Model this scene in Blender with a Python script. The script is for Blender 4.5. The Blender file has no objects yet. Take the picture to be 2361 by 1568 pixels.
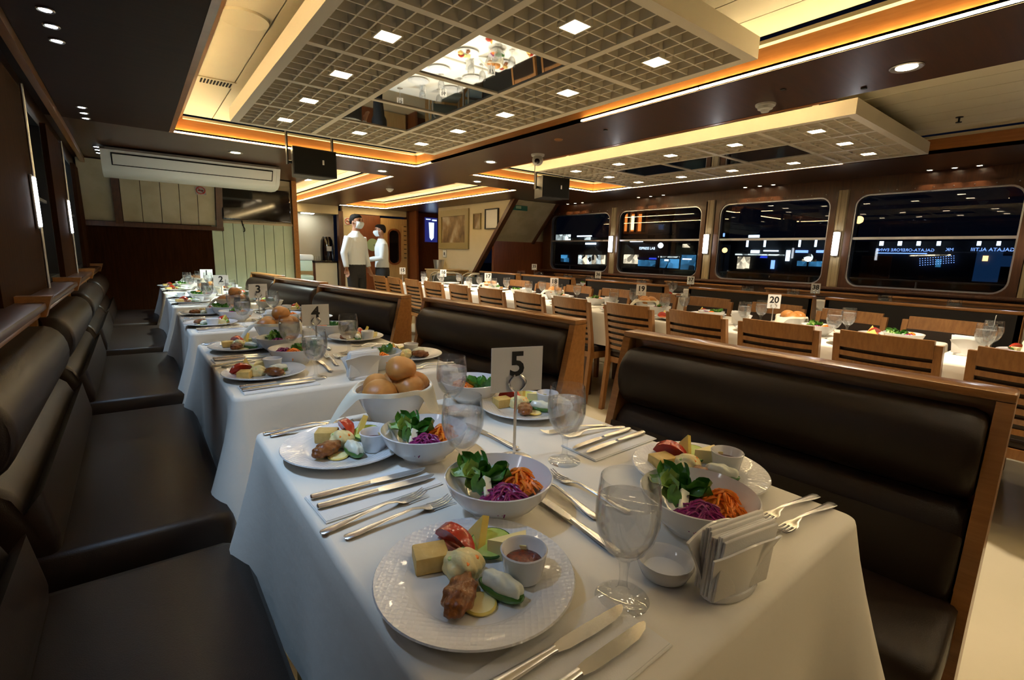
import bpy, bmesh, math, random
from mathutils import Vector, Matrix
R = math.radians
rnd = random.Random(7)
scn = bpy.context.scene
COL = scn.collection

# ------------------------------------------------------------ camera
cam_d = bpy.data.cameras.new('camera'); cam = bpy.data.objects.new('camera', cam_d); COL.objects.link(cam)
cam_d.sensor_width = 36.0; cam_d.lens = 1107.77 / 2361 * 36.0; cam_d.clip_start = 0.02; cam_d.clip_end = 300
CR = ((0.79027452, -0.61222610, 0.02540442), (-0.08762208, -0.15394344, -0.98418687), (0.60645573, 0.77555182, -0.17530210))
CP = Vector((0, 0, 1.2)); CF = 1107.77
cam.matrix_world = Matrix(((CR[0][0], -CR[1][0], -CR[2][0], CP.x), (CR[0][1], -CR[1][1], -CR[2][1], CP.y),
                           (CR[0][2], -CR[1][2], -CR[2][2], CP.z), (0, 0, 0, 1)))
scn.camera = cam
def on_x(px, py, X):
    a, b = (px - 1180.5) / CF, (py - 784) / CF
    d = Vector([CR[0][i] * a + CR[1][i] * b + CR[2][i] for i in range(3)])
    return CP + d * (X / d.x)
def on_y(px, py, Y):
    a, b = (px - 1180.5) / CF, (py - 784) / CF
    d = Vector([CR[0][i] * a + CR[1][i] * b + CR[2][i] for i in range(3)])
    return CP + d * (Y / d.y)

# ------------------------------------------------------------ world, exposure
w = bpy.data.worlds.new('night'); scn.world = w; w.use_nodes = True
w.node_tree.nodes['Background'].inputs[0].default_value = (0.004, 0.006, 0.014, 1)
w.node_tree.nodes['Background'].inputs[1].default_value = 0.35
scn.view_settings.view_transform = 'Standard'; scn.view_settings.look = 'None'
scn.view_settings.gamma = 1; scn.view_settings.use_curve_mapping = False
scn.view_settings.exposure = 0.35
try:
    scn.cycles.caustics_reflective = False; scn.cycles.caustics_refractive = False
    scn.cycles.sample_clamp_indirect = 3.0; scn.cycles.max_bounces = 7; scn.cycles.transmission_bounces = 5; scn.cycles.glossy_bounces = 3
    scn.cycles.diffuse_bounces = 3; scn.cycles.transparent_max_bounces = 8; scn.cycles.use_adaptive_sampling = True; scn.cycles.adaptive_threshold = 0.1; scn.cycles.adaptive_min_samples = 16; scn.cycles.use_denoising = True
except Exception: pass
WARM = (1.0, 0.80, 0.50); COOL = (0.48, 0.70, 1.0); ORANGE = (1.0, 0.73, 0.35)
E_LATTICE, E_LED, E_SPOT_COOL, E_DOWN, E_SCONCE = 36.0, 60.0, 2.0, 5.0, 12.0

# ------------------------------------------------------------ materials
MAT = {}
def nt(name):
    m = bpy.data.materials.new(name); m.use_nodes = True; MAT[name] = m
    return m, m.node_tree.nodes, m.node_tree.links, m.node_tree.nodes['Principled BSDF']
def mat(name, col, rough=0.5, metal=0.0, noise=None, bump=0.0, bscale=200.0, coat=0.0, spec=0.5, sss=0.0):
    m, N, L, b = nt(name)
    b.inputs['Base Color'].default_value = (*col, 1); b.inputs['Roughness'].default_value = rough
    b.inputs['Metallic'].default_value = metal; b.inputs['Coat Weight'].default_value = coat
    b.inputs['Specular IOR Level'].default_value = spec; b.inputs['Coat Roughness'].default_value = 0.1
    if sss: b.inputs['Subsurface Weight'].default_value = sss; b.inputs['Subsurface Scale'].default_value = 0.01
    tc = N.new('ShaderNodeTexCoord')
    if noise:
        sc, col2, lo, hi = noise
        n = N.new('ShaderNodeTexNoise'); n.inputs['Scale'].default_value = sc; n.inputs['Detail'].default_value = 5
        r = N.new('ShaderNodeValToRGB'); r.color_ramp.elements[0].position = lo; r.color_ramp.elements[1].position = hi
        r.color_ramp.elements[0].color = (*col, 1); r.color_ramp.elements[1].color = (*col2, 1)
        L.new(tc.outputs['Object'], n.inputs['Vector']); L.new(n.outputs['Fac'], r.inputs['Fac']); L.new(r.outputs['Color'], b.inputs['Base Color'])
    if bump:
        n2 = N.new('ShaderNodeTexNoise'); n2.inputs['Scale'].default_value = bscale; n2.inputs['Detail'].default_value = 4
        bp = N.new('ShaderNodeBump'); bp.inputs['Strength'].default_value = bump; bp.inputs['Distance'].default_value = 0.002
        L.new(tc.outputs['Object'], n2.inputs['Vector']); L.new(n2.outputs['Fac'], bp.inputs['Height']); L.new(bp.outputs['Normal'], b.inputs['Normal'])
    return m
def wood(name, c1, c2, rough=0.3, scale=(1, 1, 1), grain=9.0, coat=0.15, spec=0.5):
    m, N, L, b = nt(name)
    tc = N.new('ShaderNodeTexCoord'); mp = N.new('ShaderNodeMapping'); mp.inputs['Scale'].default_value = scale
    n = N.new('ShaderNodeTexNoise'); n.inputs['Scale'].default_value = grain; n.inputs['Detail'].default_value = 7; n.inputs['Roughness'].default_value = 0.65
    r = N.new('ShaderNodeValToRGB'); r.color_ramp.elements[0].position = 0.32; r.color_ramp.elements[1].position = 0.72
    r.color_ramp.elements[0].color = (*c1, 1); r.color_ramp.elements[1].color = (*c2, 1)
    L.new(tc.outputs['Object'], mp.inputs['Vector']); L.new(mp.outputs['Vector'], n.inputs['Vector'])
    L.new(n.outputs['Fac'], r.inputs['Fac']); L.new(r.outputs['Color'], b.inputs['Base Color'])
    b.inputs['Roughness'].default_value = rough; b.inputs['Coat Weight'].default_value = coat; b.inputs['Coat Roughness'].default_value = 0.12; b.inputs['Specular IOR Level'].default_value = spec
    return m
def emit(name, col, strength, base=(0.02, 0.02, 0.02)):
    m, N, L, b = nt(name)
    b.inputs['Base Color'].default_value = (*base, 1); b.inputs['Emission Color'].default_value = (*col, 1)
    b.inputs['Emission Strength'].default_value = strength
    return m

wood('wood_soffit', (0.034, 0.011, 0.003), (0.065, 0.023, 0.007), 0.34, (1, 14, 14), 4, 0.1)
wood('wood_soffit_shaded', (0.020, 0.0062, 0.0015), (0.034, 0.011, 0.0028), 0.6, (1, 14, 14), 4, 0.0, 0.15)  # copy of the soffit wood, shade on the left strip put into its colour
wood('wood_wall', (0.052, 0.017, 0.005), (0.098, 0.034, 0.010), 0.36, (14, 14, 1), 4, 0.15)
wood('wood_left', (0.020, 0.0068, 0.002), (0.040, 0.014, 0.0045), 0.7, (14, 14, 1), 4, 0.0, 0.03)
wood('wood_cove', (0.34, 0.125, 0.028), (0.46, 0.19, 0.05), 0.32, (1, 1, 14), 5, 0.2)
wood('wood_trim', (0.27, 0.115, 0.032), (0.40, 0.19, 0.06), 0.28, (14, 1, 14), 4, 0.25)
wood('wood_chair', (0.20, 0.088, 0.026), (0.33, 0.155, 0.05), 0.34, (9, 9, 1.5), 6, 0.15)
wood('wood_door', (0.42, 0.26, 0.10), (0.55, 0.36, 0.16), 0.35, (14, 14, 1), 4)
wood('wood_red', (0.13, 0.035, 0.010), (0.20, 0.06, 0.018), 0.35, (14, 14, 1), 4)
mat('leather', (0.015, 0.0085, 0.0055), 0.40, noise=(3.0, (0.022, 0.013, 0.008), 0.3, 0.7), bump=0.25, bscale=420, spec=0.32)
mat('leather_dark', (0.010, 0.008, 0.007), 0.5, bump=0.2, bscale=420)
mat('cloth', (0.84, 0.80, 0.71), 0.85, bump=0.35, bscale=38, spec=0.2)
mat('cloth_napkin', (0.82, 0.76, 0.60), 0.85, bump=0.2, bscale=400, spec=0.2)
mat('paper', (0.84, 0.83, 0.80), 0.8, bump=0.15, bscale=500, spec=0.25)
mat('ceramic', (0.80, 0.80, 0.80), 0.12, coat=0.3)
mat('cream_panel', (0.72, 0.66, 0.46), 0.45, noise=(2.0, (0.76, 0.70, 0.50), 0.3, 0.7))
mat('cream_wall', (0.62, 0.53, 0.34), 0.5, noise=(3.0, (0.66, 0.57, 0.38), 0.3, 0.7))
mat('pale_plank', (0.52, 0.66, 0.52), 0.4, noise=(4.0, (0.60, 0.74, 0.60), 0.35, 0.65))
mat('marble_panel', (0.40, 0.34, 0.20), 0.35, noise=(5.0, (0.46, 0.40, 0.25), 0.4, 0.6))
mat('lattice_paint', (0.84, 0.77, 0.60), 0.5)
mat('lattice_back', (0.60, 0.53, 0.38), 0.7)
mat('window_post', (0.42, 0.34, 0.20), 0.35)
mat('floor_vinyl', (0.62, 0.55, 0.38), 0.35, noise=(1.3, (0.68, 0.60, 0.43), 0.35, 0.65), coat=0.1)
mat('black_plastic', (0.012, 0.013, 0.014), 0.45)
mat('black_gloss', (0.006, 0.004, 0.004), 0.06, spec=0.7)
mat('black_rubber', (0.008, 0.008, 0.008), 0.8, spec=0.2)
mat('white_plastic', (0.68, 0.70, 0.66), 0.35)
mat('white_paint', (0.80, 0.80, 0.78), 0.4)
mat('steel', (0.90, 0.90, 0.89), 0.27, metal=1.0)
mat('steel_soft', (0.62, 0.62, 0.62), 0.32, metal=1.0)
mat('aluminium', (0.55, 0.58, 0.66), 0.3, metal=1.0)
mat('mirror', (0.55, 0.60, 0.62), 0.02, metal=1.0)
mat('ink', (0.01, 0.01, 0.01), 0.6)
mat('ink_red', (0.5, 0.03, 0.02), 0.6)
mat('sauce_red', (0.20, 0.030, 0.008), 0.25, noise=(160, (0.12, 0.02, 0.006), 0.4, 0.6), bump=0.5, bscale=220)
mat('tomato', (0.50, 0.030, 0.012), 0.22, noise=(40, (0.42, 0.05, 0.015), 0.4, 0.7), coat=0.3)
mat('tomato_flesh', (0.62, 0.16, 0.06), 0.3)
mat('cheese', (0.84, 0.64, 0.15), 0.4, noise=(60, (0.88, 0.70, 0.22), 0.4, 0.7), sss=0.1)
mat('cheese_pale', (0.88, 0.76, 0.36), 0.42, sss=0.1)
mat('pastry', (0.58, 0.38, 0.10), 0.5, noise=(70, (0.68, 0.48, 0.16), 0.35, 0.7), bump=0.3, bscale=160)
mat('patty', (0.13, 0.036, 0.004), 0.36, noise=(70, (0.24, 0.075, 0.009), 0.35, 0.7), bump=0.8, bscale=150, coat=0.1)
mat('potato_salad', (0.80, 0.64, 0.28), 0.42, noise=(55, (0.74, 0.68, 0.36), 0.4, 0.6), bump=0.9, bscale=90)
mat('cucumber', (0.50, 0.68, 0.14), 0.3, noise=(45, (0.62, 0.76, 0.28), 0.35, 0.65), coat=0.2)
mat('cucumber_skin', (0.06, 0.16, 0.03), 0.25, coat=0.2)
mat('yogurt', (0.74, 0.76, 0.62), 0.35, bump=0.4, bscale=80, coat=0.2)
mat('lemon', (0.76, 0.60, 0.14), 0.35, coat=0.2)
mat('lettuce', (0.045, 0.17, 0.018), 0.38, noise=(60, (0.09, 0.28, 0.035), 0.35, 0.65), bump=0.4, bscale=120, coat=0.15)
mat('lettuce_pale', (0.30, 0.46, 0.12), 0.4, bump=0.4, bscale=120)
mat('carrot', (0.95, 0.21, 0.012), 0.4, noise=(80, (1.0, 0.33, 0.03), 0.35, 0.65))
mat('cabbage', (0.22, 0.008, 0.11), 0.35, noise=(90, (0.36, 0.03, 0.20), 0.35, 0.65))
mat('radish', (0.80, 0.80, 0.66), 0.35, coat=0.2)
mat('bread', (0.44, 0.16, 0.028), 0.45, noise=(14, (0.62, 0.29, 0.07), 0.3, 0.75), bump=0.25, bscale=90)
mat('skin', (0.36, 0.18, 0.11), 0.5, sss=0.1)
mat('hair', (0.008, 0.006, 0.005), 0.8, spec=0.15)
mat('shirt', (0.72, 0.78, 0.84), 0.75, bump=0.3, bscale=30)
mat('trousers', (0.012, 0.012, 0.015), 0.8)
mat('mask_fabric', (0.66, 0.76, 0.82), 0.8)
mat('tie', (0.03, 0.03, 0.05), 0.6)
mat('seat_grey', (0.10, 0.13, 0.14), 0.5)
mat('concrete', (0.10, 0.09, 0.085), 0.85, noise=(2.0, (0.14, 0.12, 0.11), 0.35, 0.65))
mat('stone', (0.22, 0.14, 0.11), 0.8, noise=(1.2, (0.30, 0.20, 0.16), 0.35, 0.65))
mat('asphalt', (0.02, 0.02, 0.022), 0.7)
mat('painting_frame', (0.30, 0.24, 0.10), 0.4)
mat('exit_green', (0.03, 0.16, 0.10), 0.4)
mat('round_green', (0.36, 0.52, 0.32), 0.3)

def lit(name, col, s): return emit(name, col, s)
lit('lamp_panel', (1.0, 0.80, 0.52), E_LATTICE)
lit('lamp_cool', (0.85, 0.93, 1.0), 30.0)
lit('lamp_warm', (1.0, 0.78, 0.5), 22.0)
lit('sconce_glow', (0.93, 0.95, 1.0), E_SCONCE)
lit('screen_blue', (0.04, 0.05, 0.35), 0.35)
lit('screen_white', (0.55, 0.75, 1.0), 1.6)
def shop(name, col, s, scale=3.0):
    m, N, L, b = nt(name)
    tc = N.new('ShaderNodeTexCoord'); v = N.new('ShaderNodeTexVoronoi'); v.inputs['Scale'].default_value = scale
    n = N.new('ShaderNodeTexNoise'); n.inputs['Scale'].default_value = scale * .5
    mu = N.new('ShaderNodeMath'); mu.operation = 'MULTIPLY'; mr = N.new('ShaderNodeMapRange')
    mr.inputs['From Min'].default_value = .08; mr.inputs['From Max'].default_value = .45; mr.inputs['To Min'].default_value = 0.02; mr.inputs['To Max'].default_value = s
    L.new(tc.outputs['Object'], v.inputs['Vector']); L.new(tc.outputs['Object'], n.inputs['Vector']); L.new(v.outputs['Color'], mu.inputs[0]); L.new(n.outputs['Fac'], mu.inputs[1]); L.new(mu.outputs[0], mr.inputs['Value']); L.new(mr.outputs['Result'], b.inputs['Emission Strength'])
    b.inputs['Emission Color'].default_value = (*col, 1); b.inputs['Base Color'].default_value = (.02, .02, .02, 1)
shop('shop_white', (0.9, 0.95, 0.85), 3.0, 4.0); shop('shop_warm', (1.0, 0.78, 0.5), 2.6, 4.0); shop('shop_blue', (0.05, 0.10, 1.0), 1.8, 1.0); shop('shop_cyan', (0.12, 0.5, 0.9), 1.2, 3.0)
lit('sign_white', (0.75, 0.9, 1.0), 5.0)
lit('sign_blue', (0.25, 0.42, 1.0), 3.0)
lit('window_orange', (1.0, 0.26, 0.04), 1.8)
lit('window_yellow', (1.0, 0.72, 0.32), 4.0)
lit('lamp_orange', (1.0, 0.5, 0.15), 6.0)
lit('dark_blue_glow', (0.02, 0.08, 0.22), 0.35)

for n_ in ('lamp_cool', 'lamp_warm', 'screen_blue', 'screen_white', 'shop_white', 'shop_warm', 'shop_blue', 'shop_cyan', 'sign_white', 'sign_blue', 'window_orange', 'window_yellow', 'lamp_orange', 'dark_blue_glow'):
    MAT[n_].cycles.emission_sampling = 'NONE'

# LED strip: beads of light along the strip
m, N, L, b = nt('led')
tc = N.new('ShaderNodeTexCoord'); wv = N.new('ShaderNodeTexWave'); wv.wave_type = 'BANDS'; wv.bands_direction = 'DIAGONAL'
wv.inputs['Scale'].default_value = 8.0
rp = N.new('ShaderNodeMapRange'); rp.inputs['To Min'].default_value = E_LED * 0.75; rp.inputs['To Max'].default_value = E_LED * 1.25
L.new(tc.outputs['Object'], wv.inputs['Vector']); L.new(wv.outputs['Fac'], rp.inputs['Value']); L.new(rp.outputs['Result'], b.inputs['Emission Strength'])
b.inputs['Emission Color'].default_value = (*ORANGE, 1); b.inputs['Base Color'].default_value = (0.5, 0.3, 0.1, 1)

# plate: embossed dots on the rim
m, N, L, b = nt('plate_ceramic')
b.inputs['Base Color'].default_value = (0.80, 0.80, 0.80, 1); b.inputs['Roughness'].default_value = 0.13; b.inputs['Coat Weight'].default_value = 0.3
tc = N.new('ShaderNodeTexCoord'); vo = N.new('ShaderNodeTexVoronoi'); vo.inputs['Scale'].default_value = 130; vo.inputs['Randomness'].default_value = 0.1
ln = N.new('ShaderNodeVectorMath'); ln.operation = 'LENGTH'
mr = N.new('ShaderNodeMapRange'); mr.inputs['From Min'].default_value = 0.092; mr.inputs['From Max'].default_value = 0.096
mu = N.new('ShaderNodeMath'); mu.operation = 'MULTIPLY'
bp = N.new('ShaderNodeBump'); bp.inputs['Strength'].default_value = 0.55; bp.inputs['Distance'].default_value = 0.002
L.new(tc.outputs['Object'], vo.inputs['Vector']); L.new(tc.outputs['Object'], ln.inputs[0]); L.new(ln.outputs['Value'], mr.inputs['Value'])
L.new(mr.outputs['Result'], mu.inputs[0]); L.new(vo.outputs['Distance'], mu.inputs[1]); L.new(mu.outputs[0], bp.inputs['Height']); L.new(bp.outputs['Normal'], b.inputs['Normal'])

# drinking glass, water, window pane
m, N, L, b = nt('glass')
N.remove(b); out = N['Material Output']
tr = N.new('ShaderNodeBsdfTransparent'); tr.inputs[0].default_value = (0.985, 0.99, 0.99, 1)
gl = N.new('ShaderNodeBsdfGlossy'); gl.inputs['Roughness'].default_value = 0.0
lw = N.new('ShaderNodeLayerWeight'); lw.inputs['Blend'].default_value = 0.5
pw = N.new('ShaderNodeMath'); pw.operation = 'POWER'; pw.inputs[1].default_value = 3.2
fr = N.new('ShaderNodeMapRange'); fr.inputs['To Min'].default_value = 0.05; fr.inputs['To Max'].default_value = 0.8
L.new(lw.outputs['Facing'], pw.inputs[0]); L.new(pw.outputs[0], fr.inputs['Value'])
mx = N.new('ShaderNodeMixShader')
L.new(fr.outputs[0], mx.inputs[0]); L.new(tr.outputs[0], mx.inputs[1]); L.new(gl.outputs[0], mx.inputs[2]); L.new(mx.outputs[0], out.inputs['Surface'])
m, N, L, b = nt('water')          # chilled water: part refracting, part clear, slight condensation haze
out = N['Material Output']
b.inputs['Base Color'].default_value = (0.97, 0.99, 1, 1); b.inputs['Roughness'].default_value = 0.0; b.inputs['Transmission Weight'].default_value = 1; b.inputs['IOR'].default_value = 1.33
tr = N.new('ShaderNodeBsdfTransparent'); df = N.new('ShaderNodeBsdfDiffuse'); df.inputs[0].default_value = (.95, .96, .97, 1)
mx = N.new('ShaderNodeMixShader'); mx.inputs[0].default_value = 0.65; m2 = N.new('ShaderNodeMixShader'); m2.inputs[0].default_value = 0.10
L.new(b.outputs[0], mx.inputs[1]); L.new(tr.outputs[0], mx.inputs[2]); L.new(mx.outputs[0], m2.inputs[1]); L.new(df.outputs[0], m2.inputs[2]); L.new(m2.outputs[0], out.inputs['Surface'])
m, N, L, b = nt('pane')
N.remove(b); out = N['Material Output']
tr = N.new('ShaderNodeBsdfTransparent'); tr.inputs[0].default_value = (0.62, 0.66, 0.70, 1)
gl = N.new('ShaderNodeBsdfGlossy'); gl.inputs['Roughness'].default_value = 0.015
lw = N.new('ShaderNodeLayerWeight'); lw.inputs['Blend'].default_value = 0.5
pw = N.new('ShaderNodeMath'); pw.operation = 'POWER'; pw.inputs[1].default_value = 5.0
fr = N.new('ShaderNodeMapRange'); fr.inputs['To Min'].default_value = 0.035; fr.inputs['To Max'].default_value = 0.9
L.new(lw.outputs['Facing'], pw.inputs[0]); L.new(pw.outputs[0], fr.inputs['Value'])
mx = N.new('ShaderNodeMixShader')
L.new(fr.outputs[0], mx.inputs[0]); L.new(tr.outputs[0], mx.inputs[1]); L.new(gl.outputs[0], mx.inputs[2]); L.new(mx.outputs[0], out.inputs['Surface'])
# painting: blurred landscape
m, N, L, b = nt('painting')
tc = N.new('ShaderNodeTexCoord'); n = N.new('ShaderNodeTexNoise'); n.inputs['Scale'].default_value = 3; n.inputs['Detail'].default_value = 5
mp = N.new('ShaderNodeMapping'); mp.inputs['Scale'].default_value = (1, 1.3, 0.9)
r = N.new('ShaderNodeValToRGB'); r.color_ramp.elements[0].position = 0.3; r.color_ramp.elements[1].position = 0.72
r.color_ramp.elements[0].color = (0.05, 0.03, 0.015, 1); r.color_ramp.elements[1].color = (0.50, 0.45, 0.36, 1)
e = r.color_ramp.elements.new(0.5); e.color = (0.22, 0.14, 0.06, 1)
L.new(tc.outputs['Object'], mp.inputs['Vector']); L.new(mp.outputs['Vector'], n.inputs['Vector']); L.new(n.outputs['Fac'], r.inputs['Fac']); L.new(r.outputs['Color'], b.inputs['Base Color'])
# ------------------------------------------------------------ mesh helpers
class MB:
    def __init__(s): s.v = []; s.f = []
    def add(s, vs, fs):
        o = len(s.v); s.v += [tuple(p) for p in vs]; s.f += [tuple(i + o for i in q) for q in fs]; return s
    def box(s, x0, x1, y0, y1, z0, z1):
        return s.add([(x0, y0, z0), (x1, y0, z0), (x1, y1, z0), (x0, y1, z0), (x0, y0, z1), (x1, y0, z1), (x1, y1, z1), (x0, y1, z1)],
                     [(0, 3, 2, 1), (4, 5, 6, 7), (0, 1, 5, 4), (1, 2, 6, 5), (2, 3, 7, 6), (3, 0, 4, 7)])
    def rbox(s, x0, x1, y0, y1, z0, z1, r=0.01, seg=2):
        bm = bmesh.new(); bmesh.ops.create_cube(bm, size=1)
        for v in bm.verts: v.co = Vector(((x0 + x1) / 2 + v.co.x * (x1 - x0), (y0 + y1) / 2 + v.co.y * (y1 - y0), (z0 + z1) / 2 + v.co.z * (z1 - z0)))
        bmesh.ops.bevel(bm, geom=bm.edges[:], offset=r, segments=seg, affect='EDGES', profile=0.5)
        return s.bm(bm)
    def bm(s, bm, M=None):
        bm.verts.index_update(); vs = [(M @ v.co if M else v.co.copy()) for v in bm.verts]
        fs = [tuple(v.index for v in f.verts) for f in bm.faces]; bm.free(); return s.add(vs, fs)
    def prism(s, pts, a, b, axis='y'):
        # pts: list of 2D; extruded from a to b along axis
        n = len(pts)
        def P(p, t): return (p[0], t, p[1]) if axis == 'y' else ((t, p[0], p[1]) if axis == 'x' else (p[0], p[1], t))
        vs = [P(p, a) for p in pts] + [P(p, b) for p in pts]
        fs = [tuple(range(n)), tuple(range(2 * n - 1, n - 1, -1))] + [(i, i + n, (i + 1) % n + n, (i + 1) % n) for i in range(n)]
        return s.add(vs, fs)
    def lathe(s, prof, seg=32, c=(0, 0, 0), sx=1.0, sy=1.0):
        # prof: (r, z) list, closes on the axis where r == 0
        rings = []; vs = []; fs = []
        for r, z in prof:
            if r <= 1e-6: rings.append([len(vs)]); vs.append((c[0], c[1], c[2] + z))
            else:
                rings.append(list(range(len(vs), len(vs) + seg)))
                vs += [(c[0] + sx * r * math.cos(2 * math.pi * k / seg), c[1] + sy * r * math.sin(2 * math.pi * k / seg), c[2] + z) for k in range(seg)]
        for A, B in zip(rings, rings[1:]):
            for k in range(seg):
                k2 = (k + 1) % seg
                if len(A) == 1 and len(B) == 1: continue
                if len(A) == 1: fs.append((A[0], B[k2], B[k]))
                elif len(B) == 1: fs.append((A[k], A[k2], B[0]))
                else: fs.append((A[k], A[k2], B[k2], B[k]))
        return s.add(vs, fs)
    def tube(s, pts, r, seg=8, cap=True):
        pts = [Vector(p) for p in pts]; n = len(pts); rs = r if isinstance(r, (list, tuple)) else [r] * n
        vs = []; fs = []; up = None
        for i, p in enumerate(pts):
            t = (pts[min(i + 1, n - 1)] - pts[max(i - 1, 0)]).normalized()
            if up is None: up = Vector((0, 0, 1)) if abs(t.z) < 0.9 else Vector((1, 0, 0))
            u = t.cross(up).normalized(); v = u.cross(t).normalized(); up = v
            vs += [p + (u * math.cos(2 * math.pi * k / seg) + v * math.sin(2 * math.pi * k / seg)) * rs[i] for k in range(seg)]
        for i in range(n - 1):
            for k in range(seg):
                k2 = (k + 1) % seg; fs.append((i * seg + k, i * seg + k2, (i + 1) * seg + k2, (i + 1) * seg + k))
        if cap: fs += [tuple(range(seg - 1, -1, -1)), tuple(range((n - 1) * seg, n * seg))]
        return s.add(vs, fs)
    def loft(s, rings, cap=True):
        n = len(rings[0]); vs = [p for r in rings for p in r]; fs = []
        for i in range(len(rings) - 1):
            for k in range(n):
                k2 = (k + 1) % n; fs.append((i * n + k, i * n + k2, (i + 1) * n + k2, (i + 1) * n + k))
        if cap: fs += [tuple(range(n - 1, -1, -1)), tuple(range((len(rings) - 1) * n, len(rings) * n))]
        return s.add(vs, fs)
    def grid(s, P, nu, nv):
        vs = [P(i / nu, j / nv) for j in range(nv + 1) for i in range(nu + 1)]
        fs = [(j * (nu + 1) + i, j * (nu + 1) + i + 1, (j + 1) * (nu + 1) + i + 1, (j + 1) * (nu + 1) + i) for j in range(nv) for i in range(nu)]
        return s.add(vs, fs)
    def ico(s, c, r, sub=2, fn=None, sc=(1, 1, 1)):
        bm = bmesh.new(); bmesh.ops.create_icosphere(bm, subdivisions=sub, radius=1)
        for v in bm.verts:
            d = v.co.normalized(); k = fn(d) if fn else 1.0
            v.co = Vector((c[0] + d.x * r * sc[0] * k, c[1] + d.y * r * sc[1] * k, c[2] + d.z * r * sc[2] * k))
        return s.bm(bm)
    def xf(s, M): s.v = [tuple(M @ Vector(p)) for p in s.v]; return s
    def mesh(s, name, smooth=True, ang=35):
        me = bpy.data.meshes.new(name); me.from_pydata(s.v, [], s.f)
        bm = bmesh.new(); bm.from_mesh(me); bmesh.ops.recalc_face_normals(bm, faces=bm.faces[:]); bm.to_mesh(me); bm.free()
        if smooth:
            me.shade_smooth(); me.set_sharp_from_angle(angle=R(ang))
        return me
    def build(s, name, m, parent=None, smooth=True, ang=35):
        me = s.mesh(name, smooth, ang); me.materials.append(MAT[m])
        return link(name, me, parent)
def link(name, me, parent=None):
    o = bpy.data.objects.new(name, me); COL.objects.link(o)
    if parent is not None: o.parent = parent
    return o
def tag(o, label, cat, group=None, kind=None):
    o['label'] = label; o['category'] = cat
    if group: o['group'] = group
    if kind: o['kind'] = kind
    return o
def thing(name, label, cat, loc=(0, 0, 0), rz=0.0, group=None):
    o = bpy.data.objects.new(name, None); COL.objects.link(o); o.location = loc; o.rotation_euler = (0, 0, rz); o.empty_display_size = 0.02
    return tag(o, label, cat, group)
def struct(o, label=None):
    o['kind'] = 'structure'
    if label: o['label'] = label
    return o
def semp(name, label):
    o = bpy.data.objects.new(name, None); COL.objects.link(o); return struct(o, label)
def dup(root, loc, rz, label, group=None, cat=None):
    def cp(o, par):
        c = o.copy(); COL.objects.link(c); c.parent = par
        for ch in o.children: cp(ch, c)
        return c
    r = cp(root, None); r.location = loc; r.rotation_euler = (0, 0, rz); r['label'] = label
    if group: r['group'] = group
    if cat: r['category'] = cat
    return r
class Kit:
    """first use hands out the prototype itself, later uses copies"""
    def __init__(s, make): s.make = make; s.p = None
    def __call__(s, loc, rz, label, group=None, cat=None):
        if s.p is None:
            s.p = s.make(); o = s.p; o.location = loc; o.rotation_euler = (0, 0, rz); o['label'] = label
            if group: o['group'] = group
            if cat: o['category'] = cat
            return o
        return dup(s.p, loc, rz, label, group, cat)
def text_mb(body, size, depth=0.0, mirror=False, bold=0.0):
    cu = bpy.data.curves.new('text', 'FONT'); cu.body = body; cu.size = size; cu.align_x = 'CENTER'; cu.align_y = 'CENTER'; cu.extrude = depth; cu.resolution_u = 3; cu.offset = bold
    o = bpy.data.objects.new('text', cu); COL.objects.link(o)
    me = bpy.data.meshes.new_from_object(o.evaluated_get(bpy.context.evaluated_depsgraph_get()))
    mb = MB(); k = -1 if mirror else 1
    mb.add([(k * v.co.x, v.co.y, v.co.z) for v in me.vertices], [tuple(p.vertices) for p in me.polygons])
    bpy.data.objects.remove(o); bpy.data.curves.remove(cu); bpy.data.meshes.remove(me)
    return mb
def lamp(name, kind, loc, energy, col, parent=None, **kw):
    d = bpy.data.lights.new(name, kind); d.energy = energy; d.color = col
    for k, v in kw.items(): setattr(d, k, v)
    o = bpy.data.objects.new(name, d); COL.objects.link(o); o.location = loc
    if parent is not None: o.parent = parent
    return o
NW = {'1': 'one', '2': 'two', '3': 'three', '4': 'four', '5': 'five', '15': 'fifteen', '16': 'sixteen', '17': 'seventeen', '18': 'eighteen', '19': 'nineteen', '20': 'twenty', '21': 'twenty-one', '35': 'thirty-five', '36': 'thirty-six', '37': 'thirty-seven', '38': 'thirty-eight'}
ORD = ['nearest', 'second', 'third', 'fourth', 'fifth', 'sixth', 'seventh', 'eighth', 'ninth', 'tenth', 'eleventh', 'twelfth', 'thirteenth', 'fourteenth']
def nth(i): return 'nearest to the camera' if i == 0 else ORD[i] + ' from the camera'
# ------------------------------------------------------------ shell of the saloon
XL, XR, YN, YF, ZS, ZC, YT = -0.42, 6.2, -5.2, 10.5, 2.10, 2.24, -4.6
struct(MB().box(XL - 0.1, XR + 0.1, YN, YF + 0.6, -0.05, 0).build('floor', 'floor_vinyl'), 'pale beige vinyl floor of the saloon')
ceil = semp('ceiling', 'dark brown wooden soffit ceiling with lit recessed trays')
def soff(x0, x1, y0, y1): MB().box(x0, x1, y0, y1, ZS, ZS + 0.03).build('soffit_panel', 'wood_soffit_shaded' if x1 < .4 else 'wood_soffit', ceil)
for q in ((XL, .31, YN, 4.95), (2.5, 3.17, YN, 4.95), (5.27, XR, YN, 4.95), (.31, 2.5, YN, YT), (3.17, 5.27, YN, YT),
          (XL, XR, 4.95, 5.6), (XL, 1.85, 5.6, YF + .6), (2.6, 3.4, 5.6, YF + .6), (1.85, 2.6, 5.6, 5.75), (1.85, 2.6, 10.3, YF + .6), (3.4, 4.4, 10.22, YF + .6), (4.4, XR, 5.6, YF + .6)):
    soff(*q)
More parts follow.
